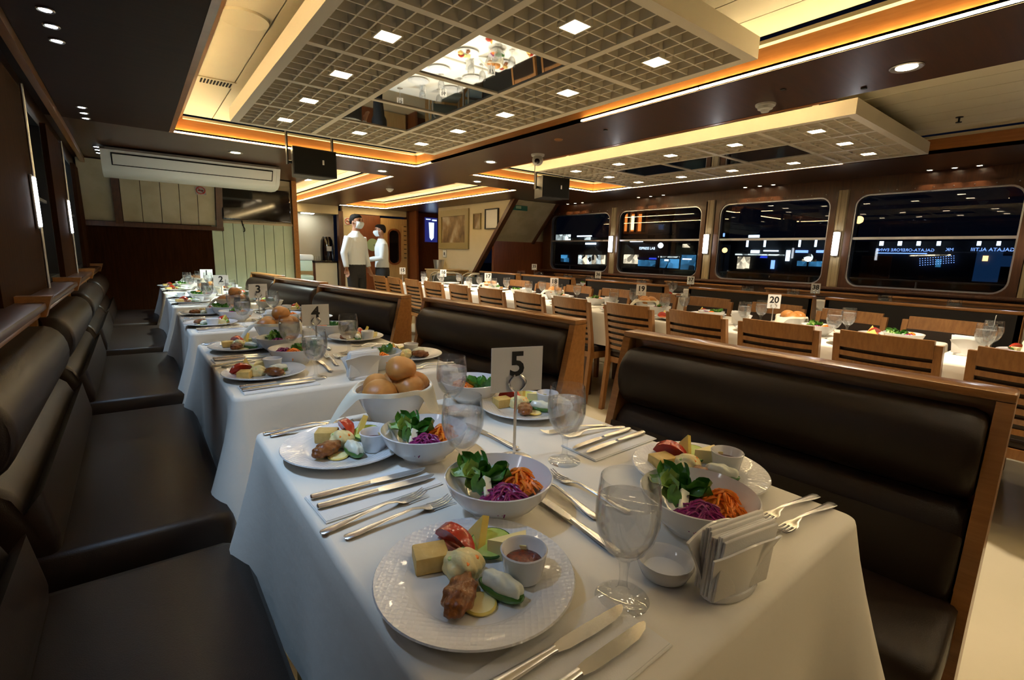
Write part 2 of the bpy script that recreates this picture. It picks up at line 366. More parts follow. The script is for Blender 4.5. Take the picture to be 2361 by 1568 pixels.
def led(x0, x1, y0, y1): MB().box(x0, x1, y0, y1, ZS + .004, ZS + .013).build('led_strip', 'led', ceil, smooth=False)
def tray(x0, x1, y0, y1, slant=0.0, strips='', nplank=10, lx=None, rx=None):
    t = .015
    # four boards of the tray
    MB().prism([(x0, ZS), (x0 + slant, ZC), (x0 + slant - t, ZC), (x0 - t, ZS + .03)], y0, y1, 'y').build('tray_board', 'wood_cove', ceil)
    MB().box(x1, x1 + t, y0, y1, ZS + .001, ZC).build('tray_board', 'wood_cove', ceil)
    MB().box(x0 + .02, x1, y1, y1 + t, ZS + .001, ZC).build('tray_board', 'wood_cove', ceil)
    MB().box(x0 + .02, x1, y0 - t, y0, ZS + .001, ZC).build('tray_board', 'wood_cove', ceil)
    # cream cornice rails and planks above
    MB().box(x1 - .035, x1, y0, y1, ZC - .022, ZC - .004).build('cornice_rail', 'cream_panel', ceil)
    MB().box(x0 + slant, x1, y1 - .035, y1, ZC - .022, ZC - .004).build('cornice_rail', 'cream_panel', ceil)
    MB().box(x0 + slant - .02, x1 + .02, y0 - .02, y1 + .02, ZC + .035, ZC + .05).build('tray_backing', 'black_rubber', ceil)
    px0, px1 = x0 + slant, x1 - .05; wdt = (px1 - px0) / nplank
    for k in range(nplank):
        MB().box(px0 + k * wdt + .003, px0 + (k + 1) * wdt - .003, y0, y1 - .05, ZC + .008, ZC + .03).build('plank', 'cream_panel', ceil)
    o = .014
    for s in strips.split():
        side, a, b = s.split(','); a, b = float(a), float(b)
        if side == 'r': led(x1 - o, x1 - o + .009, a, b)
        if side == 'l':      # this strip lies behind a lip
            led(x0 + .003, x0 + .009, a, b); MB().box(x0, x0 + .03, a - .02, b + .02, ZS - .002, ZS + .002).build('led_lip', 'wood_cove', ceil)
        if side == 'f': led(a, b, y1 - o, y1 - o + .009)
tray(.31, 2.5, YT, 4.95, .10, 'r,-4.5,1.60 r,1.61,2.48 r,4.62,4.93 f,0.34,2.48 l,-4.5,4.90', 10)
tray(3.17, 5.27, YT, 4.95, .0, 'r,1.83,4.93 f,3.19,5.25 l,1.2,4.93', 9)
tray(1.85, 2.6, 5.75, 10.3, .0, 'r,5.77,10.28 f,1.87,2.58 l,5.8,10.2', 4)
tray(3.4, 4.4, 5.6, 10.22, .0, 'r,5.62,10.2 f,3.42,4.38 l,5.7,10.1', 5)

# lattice panels hung inside the two large trays
def lattice(x0, x1, y0, y1, label):
    t = thing('ceiling_lattice', label, 'ceiling panel', ((x0 + x1) / 2, (y0 + y1) / 2, 2.075), 0, 'egg-crate lattice panels under the ceiling trays')
    W, H = (x1 - x0) / 2, (y1 - y0) / 2; fw = .05; bw = .035
    fr = MB()
    fr.box(-W, -W + fw, -H, H, 0, .09); fr.box(W - fw, W, -H, H, 0, .09); fr.box(-W + fw, W - fw, -H, -H + fw, 0, .09); fr.box(-W + fw, W - fw, H - fw, H, 0, .09)
    fr.build('frame', 'lattice_paint', t)
    cw = (2 * W - 2 * fw - 2 * bw) / 3; rh = (2 * H - 2 * fw - 4 * bw) / 5
    for k in (1, 2):
        x = -W + fw + k * cw + (k - 1) * bw; MB().box(x, x + bw, -H + fw, H - fw, .002, .06).build('bar', 'lattice_paint', t)
    for k in range(1, 5):
        y = -H + fw + k * rh + (k - 1) * bw; MB().box(-W + fw, W - fw, y, y + bw, .003, .059).build('cross_bar', 'lattice_paint', t)
    MB().box(-W + fw, W - fw, -H + fw, H - fw, .068, .075).build('backing', 'lattice_back', t)
    for hx in (-W + .2, W - .2):
        for hy in (-H + .3, H - .3): MB().box(hx - .02, hx + .02, hy - .02, hy + .02, .075, .175).build('hanger', 'lattice_paint', t)
    def blade(L): # tapered slat along x
        return MB().add([(-L/2, -.0035, 0), (L/2, -.0035, 0), (L/2, .0035, 0), (-L/2, .0035, 0), (-L/2, -.006, .05), (L/2, -.006, .05), (L/2, .006, .05), (-L/2, .006, .05)],
                        [(0, 3, 2, 1), (4, 5, 6, 7), (0, 1, 5, 4), (1, 2, 6, 5), (2, 3, 7, 6), (3, 0, 4, 7)])
    mx = blade(cw).mesh('slat', False); mx.materials.append(MAT['lattice_paint'])
    my = blade(rh).mesh('slat', False); my.materials.append(MAT['lattice_paint'])
    ml = MB().box(-.042, .042, -.042, .042, .0, .006).mesh('lamp_diffuser', False); ml.materials.append(MAT['lamp_panel'])
    mh = MB().box(-.05, .05, -.05, -.043, -.002, .05).box(-.05, .05, .043, .05, -.002, .05).box(-.05, -.043, -.043, .043, -.002, .05).box(.043, .05, -.043, .043, -.002, .05).mesh('lamp_housing', False); mh.materials.append(MAT['lattice_paint'])
    for c in range(3):
        for r in range(5):
            cx = -W + fw + c * (cw + bw) + cw / 2; cy = -H + fw + r * (rh + bw) + rh / 2
            if c == 1 and 1 <= r <= 3:
                MB().box(cx - cw / 2, cx + cw / 2, cy - rh / 2, cy + rh / 2, .008, .014).build('mirror_pane', 'mirror', t); continue
            for k in range(1, 6):
                o = link('slat', mx, t); o.location = (cx, cy - rh / 2 + k * rh / 6, .006)
                o = link('slat', my, t); o.location = (cx - cw / 2 + k * cw / 6, cy, .0065); o.rotation_euler = (0, 0, math.pi / 2)
            h = link('lamp', mh, t); h.location = (cx, cy, .004)
            l = link('lamp_diffuser', ml, h); l.location = (0, 0, 0)
    return t
lattice(.62, 2.25, 1.17, 4.10, 'cream lattice ceiling panel with mirrors above the numbered tables on the left')
lattice(.62, 2.25, -2.65, .28, 'cream lattice ceiling panel behind the camera on the left')
lattice(3.46, 5.09, -2.75, .18, 'cream lattice ceiling panel behind the camera on the right')
lattice(3.46, 5.09, 1.17, 4.10, 'cream lattice ceiling panel with dark mirrors over the window tables on the right')

# ---------------------------------------------------------- left wall with windows
wl = semp('wall_left', 'dark brown wooden wall with windows and benches along it')
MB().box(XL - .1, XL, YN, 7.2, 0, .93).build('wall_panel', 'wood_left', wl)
MB().box(XL - .1, XL, YN, 7.2, 1.98, ZS).build('wall_header', 'wood_soffit', wl)
LW = [(-4.0, -2.4), (-1.2, .35), (.95, 2.5), (3.7, 4.6), (5.45, 6.6)]
ys = [YN] + [v for q in LW for v in q] + [7.2]
for k in range(0, len(ys), 2):
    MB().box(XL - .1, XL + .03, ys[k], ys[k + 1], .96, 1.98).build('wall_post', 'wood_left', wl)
struct(MB().rbox(XL, -.30, YN, 7.2, .93, .96, .008).build('window_sill_left', 'wood_wall'), 'brown wooden window ledge behind the left benches')
struct(MB().box(-.36, -.325, YN, 7.2, 2.045, 2.098).build('trim_1', 'wood_trim'), 'lighter wooden trim along the left wall under the ceiling')
for i, (a, b) in enumerate(LW):
    w_ = semp('window_%d' % (i + 1), 'dark saloon window on the left wall')
    MB().box(XL - .07, XL - .064, a, b, .96, 1.98).build('pane', 'pane', w_)
    f_ = MB()
    f_.box(XL - .06, XL + .0, a, a + .03, .96, 1.98).box(XL - .06, XL + .0, b - .03, b, .96, 1.98).box(XL - .06, XL, a + .03, b - .03, .96, .99).box(XL - .06, XL, a + .03, b - .03, 1.95, 1.98)
    f_.build('window_frame', 'black_plastic', w_)
    MB().box(XL - .03, XL - .012, a + .03, b - .03, 1.455, 1.475).build('glazing_bar', 'aluminium', w_)
for i, y in enumerate((3.60, 5.32)):
    MB().tube([(-.375, y - .03, .96), (-.372, y - .03, 1.98)], .007).build('steel_edge_strip', 'steel_soft', wl)

# ---------------------------------------------------------- right wall with windows
wr = semp('wall_right', 'brown wooden wall with a row of rounded windows')
WR = [(-4.0, -2.6), (-2.4, -1.05), (-.85, .45), (.69, 1.97), (2.20, 3.50), (3.76, 5.20), (5.39, 6.80)]
Z0, Z1 = .95, 1.92
MB().box(XR, XR + .12, YN, 7.1, 0, Z0 - .03).build('wall_panel', 'wood_wall', wr)
MB().box(XR - .0, XR + .12, YN, 7.1, Z1 + .03, ZS).build('wall_header', 'wood_wall', wr)
def rrect(a, b, c, d, r, n=6):
    P = []
    for cx, cy, s in ((b - r, d - r, 0), (a + r, d - r, 1), (a + r, c + r, 2), (b - r, c + r, 3)):
        P += [(cx + r * math.cos((s + k / n) * math.pi / 2), cy + r * math.sin((s + k / n) * math.pi / 2)) for k in range(n + 1)]
    return P
def ring_x(P, Q, x0, x1):  # frame between outlines P (outer) and Q (inner), extruded in x
    n = len(P); v = [(x0, *p) for p in P] + [(x0, *q) for q in Q] + [(x1, *p) for p in P] + [(x1, *q) for q in Q]
    f = []
    for i in range(n):
        j = (i + 1) % n; f += [(i, j, n + j, n + i), (2*n + i, 3*n + i, 3*n + j, 2*n + j), (i, 2*n + i, 2*n + j, j), (n + i, n + j, 3*n + j, 3*n + i)]
    return MB().add(v, f)
for i, (a, b) in enumerate(WR):
    w_ = semp('window_%d' % (len(LW) + i + 1), 'large rounded saloon window looking out at the lit quay')
    m_ = .06
    P = rrect(a - m_, b + m_, Z0 - m_, Z1 + .05, .01); Q = rrect(a, b, Z0, Z1, .12)
    ring_x(P, Q, XR - .035, XR + .10).build('window_surround', 'wood_wall', w_)
    ring_x(rrect(a - .001, b + .001, Z0 - .001, Z1 + .001, .12), rrect(a + .014, b - .014, Z0 + .014, Z1 - .014, .11), XR - .02, XR + .03).build('metal_rim', 'aluminium', w_)
    MB().box(XR + .032, XR + .038, a - .02, b + .02, Z0 - .02, Z1 + .02).build('pane', 'pane', w_)
    MB().box(XR - .005, XR + .02, a + .012, b - .012, 1.452, 1.478).build('glazing_bar', 'aluminium', w_)
    for k in range(9):
        y = a + .06 + (b - a - .12) * k / 8
        for z in (Z1 + .025,): MB().ico((XR - .036, y, z), .005, 1).build('rivet', 'steel_soft', w_)
edges = [(YN, WR[0][0])] + [(WR[k][1], WR[k + 1][0]) for k in range(len(WR) - 1)] + [(WR[-1][1], 7.1)]
for k, (a, b) in enumerate(edges):
    MB().box(XR + .0, XR + .12, a + .055, b - .055, Z0 - .03, Z1 + .03).build('wall_post', 'wood_wall', wr)
for a, b in edges[1:-1]:
    c = (a + b) / 2; wdt = .055
    P = [(XR - .03, c - wdt), (XR - .05, c - wdt + .012), (XR - .05, c - .022), (XR - .042, c - .016), (XR - .042, c + .016), (XR - .05, c + .022), (XR - .05, c + wdt - .012), (XR - .03, c + wdt)]
    MB().prism(P, Z0 - .05, Z1 + .06, 'z').build('pilaster', 'window_post', wr)
struct(MB().rbox(XR - .12, XR, YN, 7.05, .905, .935, .008).build('window_sill_right', 'wood_wall'), 'dark wooden ledge under the right windows')

# sconces on the posts, both sides
def make_sconce():
    t = thing('wall_sconce', '', 'lamp')
    MB().rbox(-.012, .012, -.035, .035, -.135, .135, .006).build('back_plate', 'steel_soft', t)
    MB().rbox(-.05, -.012, -.026, .026, -.125, .125, .008).build('lamp_diffuser', 'sconce_glow', t)
    return t
sc = Kit(make_sconce)
def make_sconce_l():
    t = thing('wall_sconce', '', 'lamp')
    MB().rbox(-.006, .006, -.035, .035, -.135, .135, .003).build('back_plate', 'steel_soft', t)
    MB().rbox(-.016, -.006, -.022, .022, -.125, .125, .003).build('lamp_diffuser', 'sconce_glow', t)
    return t
scl = Kit(make_sconce_l)
for nm, x, y, rz in (('between the second and third window from the right', XR - .062, 3.63, 0), ('left of the largest right window', XR - .062, 2.085, 0), ('beside the farthest right window', XR - .062, 5.295, 0), ('on the right wall at the frame edge', XR - .062, .57, 0),
                     ('on the left wall nearest the camera', -.378, 3.56, math.pi), ('on the left wall farther along', -.378, 5.28, math.pi), ('on the left wall behind the camera', -.378, .65, math.pi)):
    (sc if x > 0 else scl)((x if x > 0 else -.383, y, 1.405), rz, 'white glowing vertical wall sconce ' + nm, 'white bar sconces on the window posts')

# ---------------------------------------------------------- rear (behind the camera) and far walls
struct(MB().box(XL - .1, XR + .12, YN - .1, YN, 0, ZS).build('wall_rear', 'wood_wall'), 'brown wooden wall behind the camera')
wb = semp('wall_back', 'brown wooden bulkhead with pale panels at the far left')
MB().box(XL, .80, 7.2, 7.3, 0, 1.42).build('wall_panel', 'wood_left', wb)
MB().box(XL - .1, 1.81, 7.24, 7.34, 0, ZS).build('wall_core', 'wood_wall', wb)
for k in range(8):
    a = .80 + k * .119
    MB().box(a + .003, a + .116, 7.2, 7.24, 0, 1.50).build('pale_plank', 'pale_plank', wb)
for k in range(4):
    a = .93 + k * .205
    MB().box(a + .003, a + .202, 7.2, 7.24, 1.53, 2.09).build('cream_plank', 'cream_wall', wb)
MB().box(.80, 1.76, 7.19, 7.24, 1.50, 1.53).build('cornice_rail', 'cream_wall', wb)
for k in range(5):     # sloping stair soffit boards
    a = -.06 + k * .182
    MB().prism([(6.98, 2.09), (7.2, 1.46), (7.215, 1.46), (6.995, 2.09)], a + .003, a + .179, 'x').build('soffit_board', 'marble_panel', wb)
MB().prism([(6.98, 2.09), (7.2, 1.46), (7.215, 1.46), (6.995, 2.09)], XL + .02, -.13, 'x').build('soffit_board', 'marble_panel', wb)
for a, b in ((-.13, -.063), (.853, .925)):
    MB().prism([(6.95, 2.09), (7.17, 1.43), (7.215, 1.43), (6.995, 2.09)], a, b, 'x').build('stringer', 'wood_wall', wb)
MB().box(XL, .93, 7.17, 7.22, 1.40, 1.45).build('stair_rail_board', 'wood_wall', wb)
MB().box(1.755, 1.815, 7.14, 7.26, 0, ZS).build('corner_post', 'wood_trim', wb)
struct(MB().box(1.76, 1.81, 7.26, YF, 0, ZS).build('wall_partition', 'wood_wall'), 'wooden partition leading to the bar')

wf = semp('wall_front', 'far bulkhead behind the two waiters with doors and bar recess')
Y = 10.4
MB().box(1.8, 2.52, Y, Y + .1, 0, ZS).build('wall_panel', 'wood_red', wf)
wbar = semp('wall_bar', 'cream back wall of the bar recess')
MB().box(2.5, 3.5, Y + .5, Y + .6, 0, 1.93).build('bar_back_panel', 'cream_wall', wbar)
struct(MB().box(2.5, 3.44, Y - .02, Y + .5, 1.93, ZS).build('trim_2', 'cream_wall'), 'cream lintel over the bar recess')
MB().box(3.44, 3.53, Y - .04, Y + .1, 0, 2.0).build('door_post', 'wood_wall', wf)
MB().box(3.53, 5.0, Y, Y + .1, 1.97, ZS).build('cream_board', 'cream_wall', wf)
MB().box(3.53, 3.78, Y, Y + .1, 0, 1.97).build('cream_board', 'cream_wall', wf)
MB().box(4.98, 5.12, Y - .05, Y + .1, 0, ZS).build('door_post', 'wood_wall', wf)
MB().box(5.12, 5.24, Y - .02, Y + .1, 0, ZS).build('grey_board', 'window_post', wf)
MB().box(5.24, XR + .1, Y, Y + .1, 0, ZS).build('wall_panel', 'wood_red', wf)
d1 = semp('door_1', 'reddish brown door behind the waiters')
MB().box(3.78, 4.36, Y + .01, Y + .06, 0, 1.96).build('door_leaf', 'wood_red', d1)
MB().lathe([(0, -.01), (.125, -.01), (.135, .005), (.135, .012), (0, .012)], 28).xf(Matrix.Translation((4.17, Y, 1.33)) @ Matrix.Rotation(R(90), 4, 'X')).build('round_window', 'round_green', d1)
d2 = semp('door_2', 'light wooden door with a long rounded window')
Q = rrect(4.53, 4.80, .92, 1.68, .12)
P = rrect(4.36, 4.98, .02, 1.92, .001)
n = len(P)
def rimY(P, Q, y0, y1):
    mb = ring_x(P, Q, y0, y1); mb.v = [(v[1], v[0], v[2]) for v in mb.v]; return mb
rimY(P, Q, Y - .03, Y + .02).build('door_leaf', 'wood_door', d2)
rimY(rrect(4.51, 4.82, .90, 1.70, .13), rrect(4.545, 4.785, .935, 1.665, .11), Y - .045, Y - .005).build('window_trim', 'wood_red', d2)
MB().box(4.5, 4.83, Y + .0, Y + .01, .88, 1.72).build('pane', 'black_gloss', d2)
for k in range(8):
    MB().rbox(4.90, 4.96, Y - .045, Y - .03, 1.75 - k * .10, 1.765 - k * .10, .003).build('slot', 'black_rubber', d2)

# wall with pictures and the slanting stair at the far right
XP = 5.03
wp = semp('wall_picture', 'cream wall with framed pictures beside the slanting stair')
MB().prism([(6.47, 2.10), (9.0, 2.10), (9.0, 0), (8.42, 0), (7.62, .86)], XP, XP + .05, 'x').build('wall_panel', 'cream_wall', wp)
MB().prism([(6.42, 2.10), (6.52, 2.10), (7.68, .84), (7.60, .84)], XP - .03, XP + .06, 'x').build('stair_stringer', 'wood_wall', wp)
MB().prism([(6.47, 2.095), (7.10, 1.43), (7.13, 1.45), (6.50, 2.11)], XP + .06, 5.96, 'x').build('stair_soffit', 'marble_panel', wp)
MB().prism([(6.44, 2.095), (7.09, 1.40), (7.16, 1.45), (6.52, 2.11)], 5.96, 6.02, 'x').build('stair_stringer', 'wood_wall', wp)
struct(MB().box(XP + .06, XR + .1, 7.10, 7.16, 0, 1.45).build('wall_stair', 'wood_red'), 'reddish brown wooden wall under the stair')
struct(MB().box(5.95, XR + .1, 7.12, 7.18, 1.45, ZS).build('wall_stair_upper', 'cream_wall'), 'cream wall beside the stair')
struct(MB().box(XP, XP + .05, 10.0, YF, 0, ZS).build('wall_passage', 'wood_red'), 'dark passage wall by the far doorway')
# ------------------------------------------------------------ ceiling fixtures
def make_down():
    t = thing('downlight', '', 'downlight')
    MB().lathe([(.040, 0), (.062, -.004), (.066, 0), (.062, .004), (.040, .004)], 28).build('trim_ring', 'steel_soft', t)
    MB().lathe([(0, -.001), (.042, -.001), (.042, .003), (0, .003)], 28).build('lamp_diffuser', 'lamp_warm', t)
    return t
down = Kit(make_down)
t = thing('round_ceiling_lamp', 'round cool white ceiling lamp in the far left tray', 'lamp', (2.16, 8.0, ZC + .008)); MB().lathe([(.085, 0), (.105, -.008), (.11, 0)], 28).build('trim_ring', 'white_paint', t); MB().lathe([(0, -.006), (.085, -.006), (.085, 0), (0, 0)], 28).build('lamp_diffuser', 'lamp_cool', t)
lamp('round_lamp_beam', 'SPOT', (2.16, 7.9, ZC - .03), 110, (.72, .92, 1.0), spot_size=R(165), spot_blend=.5, shadow_soft_size=.08)
t = thing('bar_lamp', 'flat white lamp under the bar lintel', 'lamp', (2.9, 10.65, 1.93)); MB().rbox(-.12, .12, -.05, .05, -.012, 0, .004).build('lamp_diffuser', 'lamp_cool', t)
for x, y, nm in ((.86, 5.5, 'above the air conditioner'), (2.32, 5.45, 'in the cross beam beyond the left tray'), (2.88, 4.1, 'on the central beam beside the dome camera'), (3.52, 5.3, 'in the cross beam near the far wall'), (2.90, .80, 'on the central beam at the upper right')):
    down((x, y, ZS - .003), 0, 'round recessed ceiling downlight ' + nm, 'round downlights in the soffit')
    lamp('downlight_beam', 'SPOT', (x, y, ZS - .02), (32 if x < 1 else 22) * E_DOWN, (.84, 1, .94) if x < 1 else (1, .86, .66), spot_size=R(120), spot_blend=.8, shadow_soft_size=.04)
def make_spot():
    t = thing('spotlight', '', 'spotlight')
    MB().lathe([(.018, 0), (.027, -.004), (.030, 0), (.027, .004), (.018, .004)], 20).build('trim_ring', 'steel_soft', t)
    MB().lathe([(0, -.002), (.019, -.002), (.019, .003), (0, .003)], 20).build('lens', 'lamp_cool', t)
    return t
spot = Kit(make_spot)
g = 0
for grp, yy in enumerate(((1.02, 1.20, 1.38), (2.78, 2.96, 3.15), (4.50, 4.68, 4.86), (6.17, 6.36, 6.56))):
    for k, y in enumerate(yy):
        spot((-.19, y, ZS - .003), 0, 'small cool white spotlight, %s of three in %s trio above the left windows' % (ORD[k], ['the unseen near', 'the nearest visible', 'the middle', 'the farthest'][grp]), 'cool spotlights along the left ceiling')
        s = lamp('spotlight_beam', 'SPOT', (-.19, y, ZS - .02), 7 * E_SPOT_COOL, COOL, spot_size=R(54), spot_blend=.5, shadow_soft_size=.02)
        s.rotation_euler = (0, R(-23), 0)
def make_spot_w():
    t = make_spot(); t.name = 'spotlight'
    for c in t.children:
        if c.name.startswith('lens'): c.data.materials[0] = MAT['lamp_warm']
    return t
spotw = Kit(make_spot_w)
for grp, yy in enumerate(((1.02, 1.19, 1.37), (2.82, 2.98, 3.16), (4.35, 4.57, 4.79), (5.96, 6.13, 6.31))):
    for k, y in enumerate(yy):
        spotw((6.10, y, ZS - .003), 0, 'small warm spotlight, %s of three above the %s right window' % (ORD[k], ['nearest', 'second', 'third', 'farthest'][grp]), 'warm spotlights above the right windows')
        lamp('spotlight_beam', 'SPOT', (6.10, y, ZS - .02), 3.2, (1, .72, .45), spot_size=R(90), spot_blend=.7, shadow_soft_size=.02)
def smoke(x, y, lab):
    t = thing('smoke_detector', lab, 'smoke detector', (x, y, ZS), 0, 'smoke detectors on the beams')
    MB().lathe([(0, -.012), (.052, -.012), (.055, -.006), (.055, 0), (0, 0)], 24).build('base', 'white_plastic', t)
    MB().lathe([(0, -.045), (.020, -.044), (.026, -.032), (.040, -.028), (.043, -.014), (0, -.012)], 24).build('sensor', 'white_plastic', t)
smoke(2.99, 1.48, 'white round smoke detector under the central beam'); smoke(3.05, 6.9, 'small white smoke detector on the far central beam')
t = thing('dome_camera', 'white dome security camera under the central beam', 'camera', (2.98, 3.50, ZS))
MB().lathe([(0, -.016), (.058, -.016), (.062, 0), (0, 0)], 24).build('base', 'white_plastic', t)
MB().ico((0, 0, -.050), .050, 3).build('housing', 'white_plastic', t)
MB().ico((-.022, -.020, -.062), .028, 2).build('lens', 'black_gloss', t)
# off light fitting and small screws on the beam
t = thing('socket_cap', 'small round brown cap on the central beam, unlit', 'cap', (2.72, 2.95, ZS)); 
MB().lathe([(0, -.008), (.03, -.008), (.034, 0), (0, 0)], 20).build('cap_disc', 'wood_trim', t)
for i, (x, y) in enumerate(((2.80, 1.30), (3.08, 1.02), (2.76, 2.5))):
    tag(MB().rbox(x - .012, x + .012, y - .012, y + .012, ZS - .006, ZS, .002).build('screw_cover', 'black_plastic'), 'tiny dark square cover on the central beam, %s' % nth(i), 'cover', 'dark square covers on the beam')
# round speaker grille and air grille in the left cream tray
t = thing('ceiling_speaker', 'pale round ceiling speaker grille in the left cream tray', 'speaker', (.50, 2.72, ZC + .008))
MB().lathe([(0, -.006), (.088, -.006), (.105, -.010), (.110, 0), (0, 0)], 36).build('grille_disc', 'cream_panel', t)
t = thing('air_grille', 'rectangular slotted air vent in the left cream tray', 'vent', (.515, 3.83, ZC + .008))
MB().box(-.11, .11, -.07, .07, -.006, 0).build('vent_plate', 'cream_panel', t)
for k in range(10): MB().box(-.085 + k * .018, -.085 + k * .018 + .009, -.045, .045, -.009, -.005).build('slot', 'black_rubber', t)
for x, y, nm in ((4.9, .55, 'at the near right'), (4.75, .95, 'nearer the lattice')):
    t = thing('sprinkler', 'small dark ceiling sprinkler on the right tray ' + nm, 'sprinkler', (x, y, ZC + .008), 0, 'sprinklers in the right tray')
    MB().lathe([(0, -.004), (.022, -.004), (.022, 0), (0, 0)], 16).build('rose', 'black_plastic', t)
    MB().tube([(0, 0, 0), (0, 0, -.035)], .006).build('stem', 'black_plastic', t); MB().lathe([(0, -.038), (.018, -.038), (.018, -.034), (0, -.034)], 12).build('deflector', 'black_plastic', t)

# ------------------------------------------------------------ air conditioner, television, speakers
t = thing('air_conditioner', 'long white ceiling air conditioner at the far left', 'air conditioner', (.60, 6.0, 0))
prof = [(0.0, 2.085), (-.015, 2.06), (.02, 1.985), (.07, 1.90), (.14, 1.862), (.30, 1.85), (.50, 1.86), (.52, 2.085)]
MB().prism(prof, -.73, .73, 'x').build('body', 'white_plastic', t)
def acp(u, a, off=.003):  # point on the sloping face
    y = -.012 + (.07 + .012) * u; z = 2.055 + (1.90 - 2.055) * u; return (a, y - off, z - off * .5)
def strip(u0, u1, a0, a1, off0=.001, off1=.007):
    v = [acp(u0, a0, off0), acp(u0, a1, off0), acp(u1, a1, off0), acp(u1, a0, off0), acp(u0, a0, off1), acp(u0, a1, off1), acp(u1, a1, off1), acp(u1, a0, off1)]
    return MB().add(v, [(0, 1, 2, 3), (4, 7, 6, 5), (0, 4, 5, 1), (1, 5, 6, 2), (2, 6, 7, 3), (3, 7, 4, 0)])
strip(.10, .78, -.69, .69, .0, .006).build('grille_gasket', 'black_rubber', t)
strip(.16, .72, -.68, .68, .004, .010).build('grille_flap', 'white_plastic', t)
for s in (-1, 1): MB().prism([(y + (.004 if i not in (1, 2, 3) else -.004), z) for i, (y, z) in enumerate(prof)], s * .73, s * .765, 'x').build('end_cap', 'white_plastic', t)
t = thing('television', 'black flat television mounted above the pale planks', 'television', (1.315, 7.10, 1.745))
MB().rbox(-.40, .40, -.015, .02, -.205, .205, .006).build('bezel', 'black_gloss', t)
MB().box(-.385, .385, -.018, -.014, -.185, .19).build('screen', 'black_gloss', t)
MB().box(-.15, .15, .02, .085, -.08, .08).build('wall_mount', 'black_plastic', t)
tag(MB().tube([(1.14, 7.185, 1.54), (1.145, 7.17, 1.48), (1.165, 7.17, 1.44), (1.165, 7.18, 1.41), (1.15, 7.185, 1.40)], .006).build('television_cable', 'black_rubber'), 'short black cable dangling below the television', 'cable')
def loudspeaker(x, y, rz, lab):
    t = thing('loudspeaker', lab, 'loudspeaker', (x, y, ZS), rz, 'black loudspeakers hung from the ceiling')
    MB().prism([(-.19, -.13), (.19, -.13), (.14, .10), (-.14, .10)], -.255, -.02, 'z').build('cabinet', 'black_plastic', t)
    MB().box(-.18, .18, -.137, -.131, -.245, -.03).build('grille', 'black_rubber', t)
    MB().box(.06, .075, -.140, -.137, -.15, -.11).build('badge', 'steel_soft', t)
    for s in (-1, 1):
        MB().box(s * .20 - .006, s * .20 + .006, -.02, .02, -.16, .149).build('bracket', 'black_plastic', t)
        MB().tube([(s * .15, 0, -.138), (s * .205, 0, -.138)], .014).build('clamp_knob', 'black_plastic', t)
loudspeaker(1.35, 4.78, R(2), 'black loudspeaker hanging in front of the left tray')
loudspeaker(3.88, 4.33, R(-6), 'black loudspeaker hanging at the far right tray corner')

# ------------------------------------------------------------ signs and pictures
def nosmoke(name, loc, rot, s, lab):
    t = thing(name, lab, 'sign', loc, 0, 'no smoking signs'); t.rotation_euler = rot
    MB().box(-s, s, -s, s, -.002, 0).build('card', 'white_paint', t)
    P = [( .80 * s * math.cos(k * math.pi / 16), .80 * s * math.sin(k * math.pi / 16), .002) for k in range(33)]
    MB().tube(P, .09 * s, 6).build('ring', 'ink_red', t); MB().tube([(-.55 * s, .55 * s, .002), (.55 * s, -.55 * s, .002)], .08 * s, 6).build('slash', 'ink_red', t)
    MB().box(-.5 * s, .5 * s, -.10 * s, .10 * s, 0, .0015).build('cigarette', 'ink', t)
nosmoke('no_smoking_sign', (.70, 7.03, 1.86), (R(70), 0, 0), .055, 'white no smoking sign on the sloping panel below the air conditioner')
nosmoke('no_smoking_sign', (3.64, 10.392, 1.80), (R(90), 0, 0), .075, 'no smoking sign on the cream wall beside the waiters')
def pict(y0, y1, z0, z1, fr, fm, im, lab, cat, mat_w=0):
    t = thing('picture', lab, cat, (XP - .001, (y0 + y1) / 2, (z0 + z1) / 2), 0); a, b = (y1 - y0) / 2, (z1 - z0) / 2
    f = MB(); f.box(-.03, 0, -a, -a + fr, -b, b).box(-.03, 0, a - fr, a, -b, b).box(-.03, 0, -a + fr, a - fr, -b, -b + fr).box(-.03, 0, -a + fr, a - fr, b - fr, b)
    f.build('frame', fm, t); MB().box(-.012, -.002, -a + fr, a - fr, -b + fr, b - fr).build('picture_sheet', im, t)
pict(7.82, 8.95, 1.28, 2.03, .12, 'painting_frame', 'painting', 'large framed landscape painting on the cream wall', 'painting')
pict(6.88, 7.28, 1.63, 1.98, .018, 'ink', 'paper', 'white certificate in a thin black frame near the stair', 'certificate')
pict(7.42, 7.66, 1.64, 1.92, .012, 'painting_frame', 'painting', 'small dark picture between the painting and the certificate', 'picture')
t = thing('light_switch', 'small white switch box below the large painting', 'switch', (XP - .001, 8.72, 1.18)); MB().rbox(-.02, 0, -.06, .06, -.07, .07, .004).build('plate', 'white_plastic', t); MB().box(-.024, -.019, -.015, .015, -.03, .03).build('rocker', 'ink', t)
t = thing('exit_sign', 'small green exit sign at the top of the stair', 'sign', (5.10, 6.56, 1.985)); t.rotation_euler = (0, 0, 0)
MB().box(-.02, .28, -.015, .005, -.05, .04).build('sign_box', 'exit_green', t); MB().box(.03, .14, -.018, -.014, -.025, .02).build('pictogram', 'round_green', t)
t = thing('wall_screen', 'glowing blue advertising screen in the dark far doorway', 'screen', (5.60, 10.38, 1.74))
MB().box(-.16, .16, -.02, 0, -.30, .26).build('panel', 'screen_blue', t)
MB().add([(-.07, -.026, .15), (.07, -.026, .15), (.06, -.026, -.20), (0, -.026, -.26), (-.05, -.026, -.20)], [(0, 1, 2, 3, 4)]).build('emblem', 'screen_white', t)
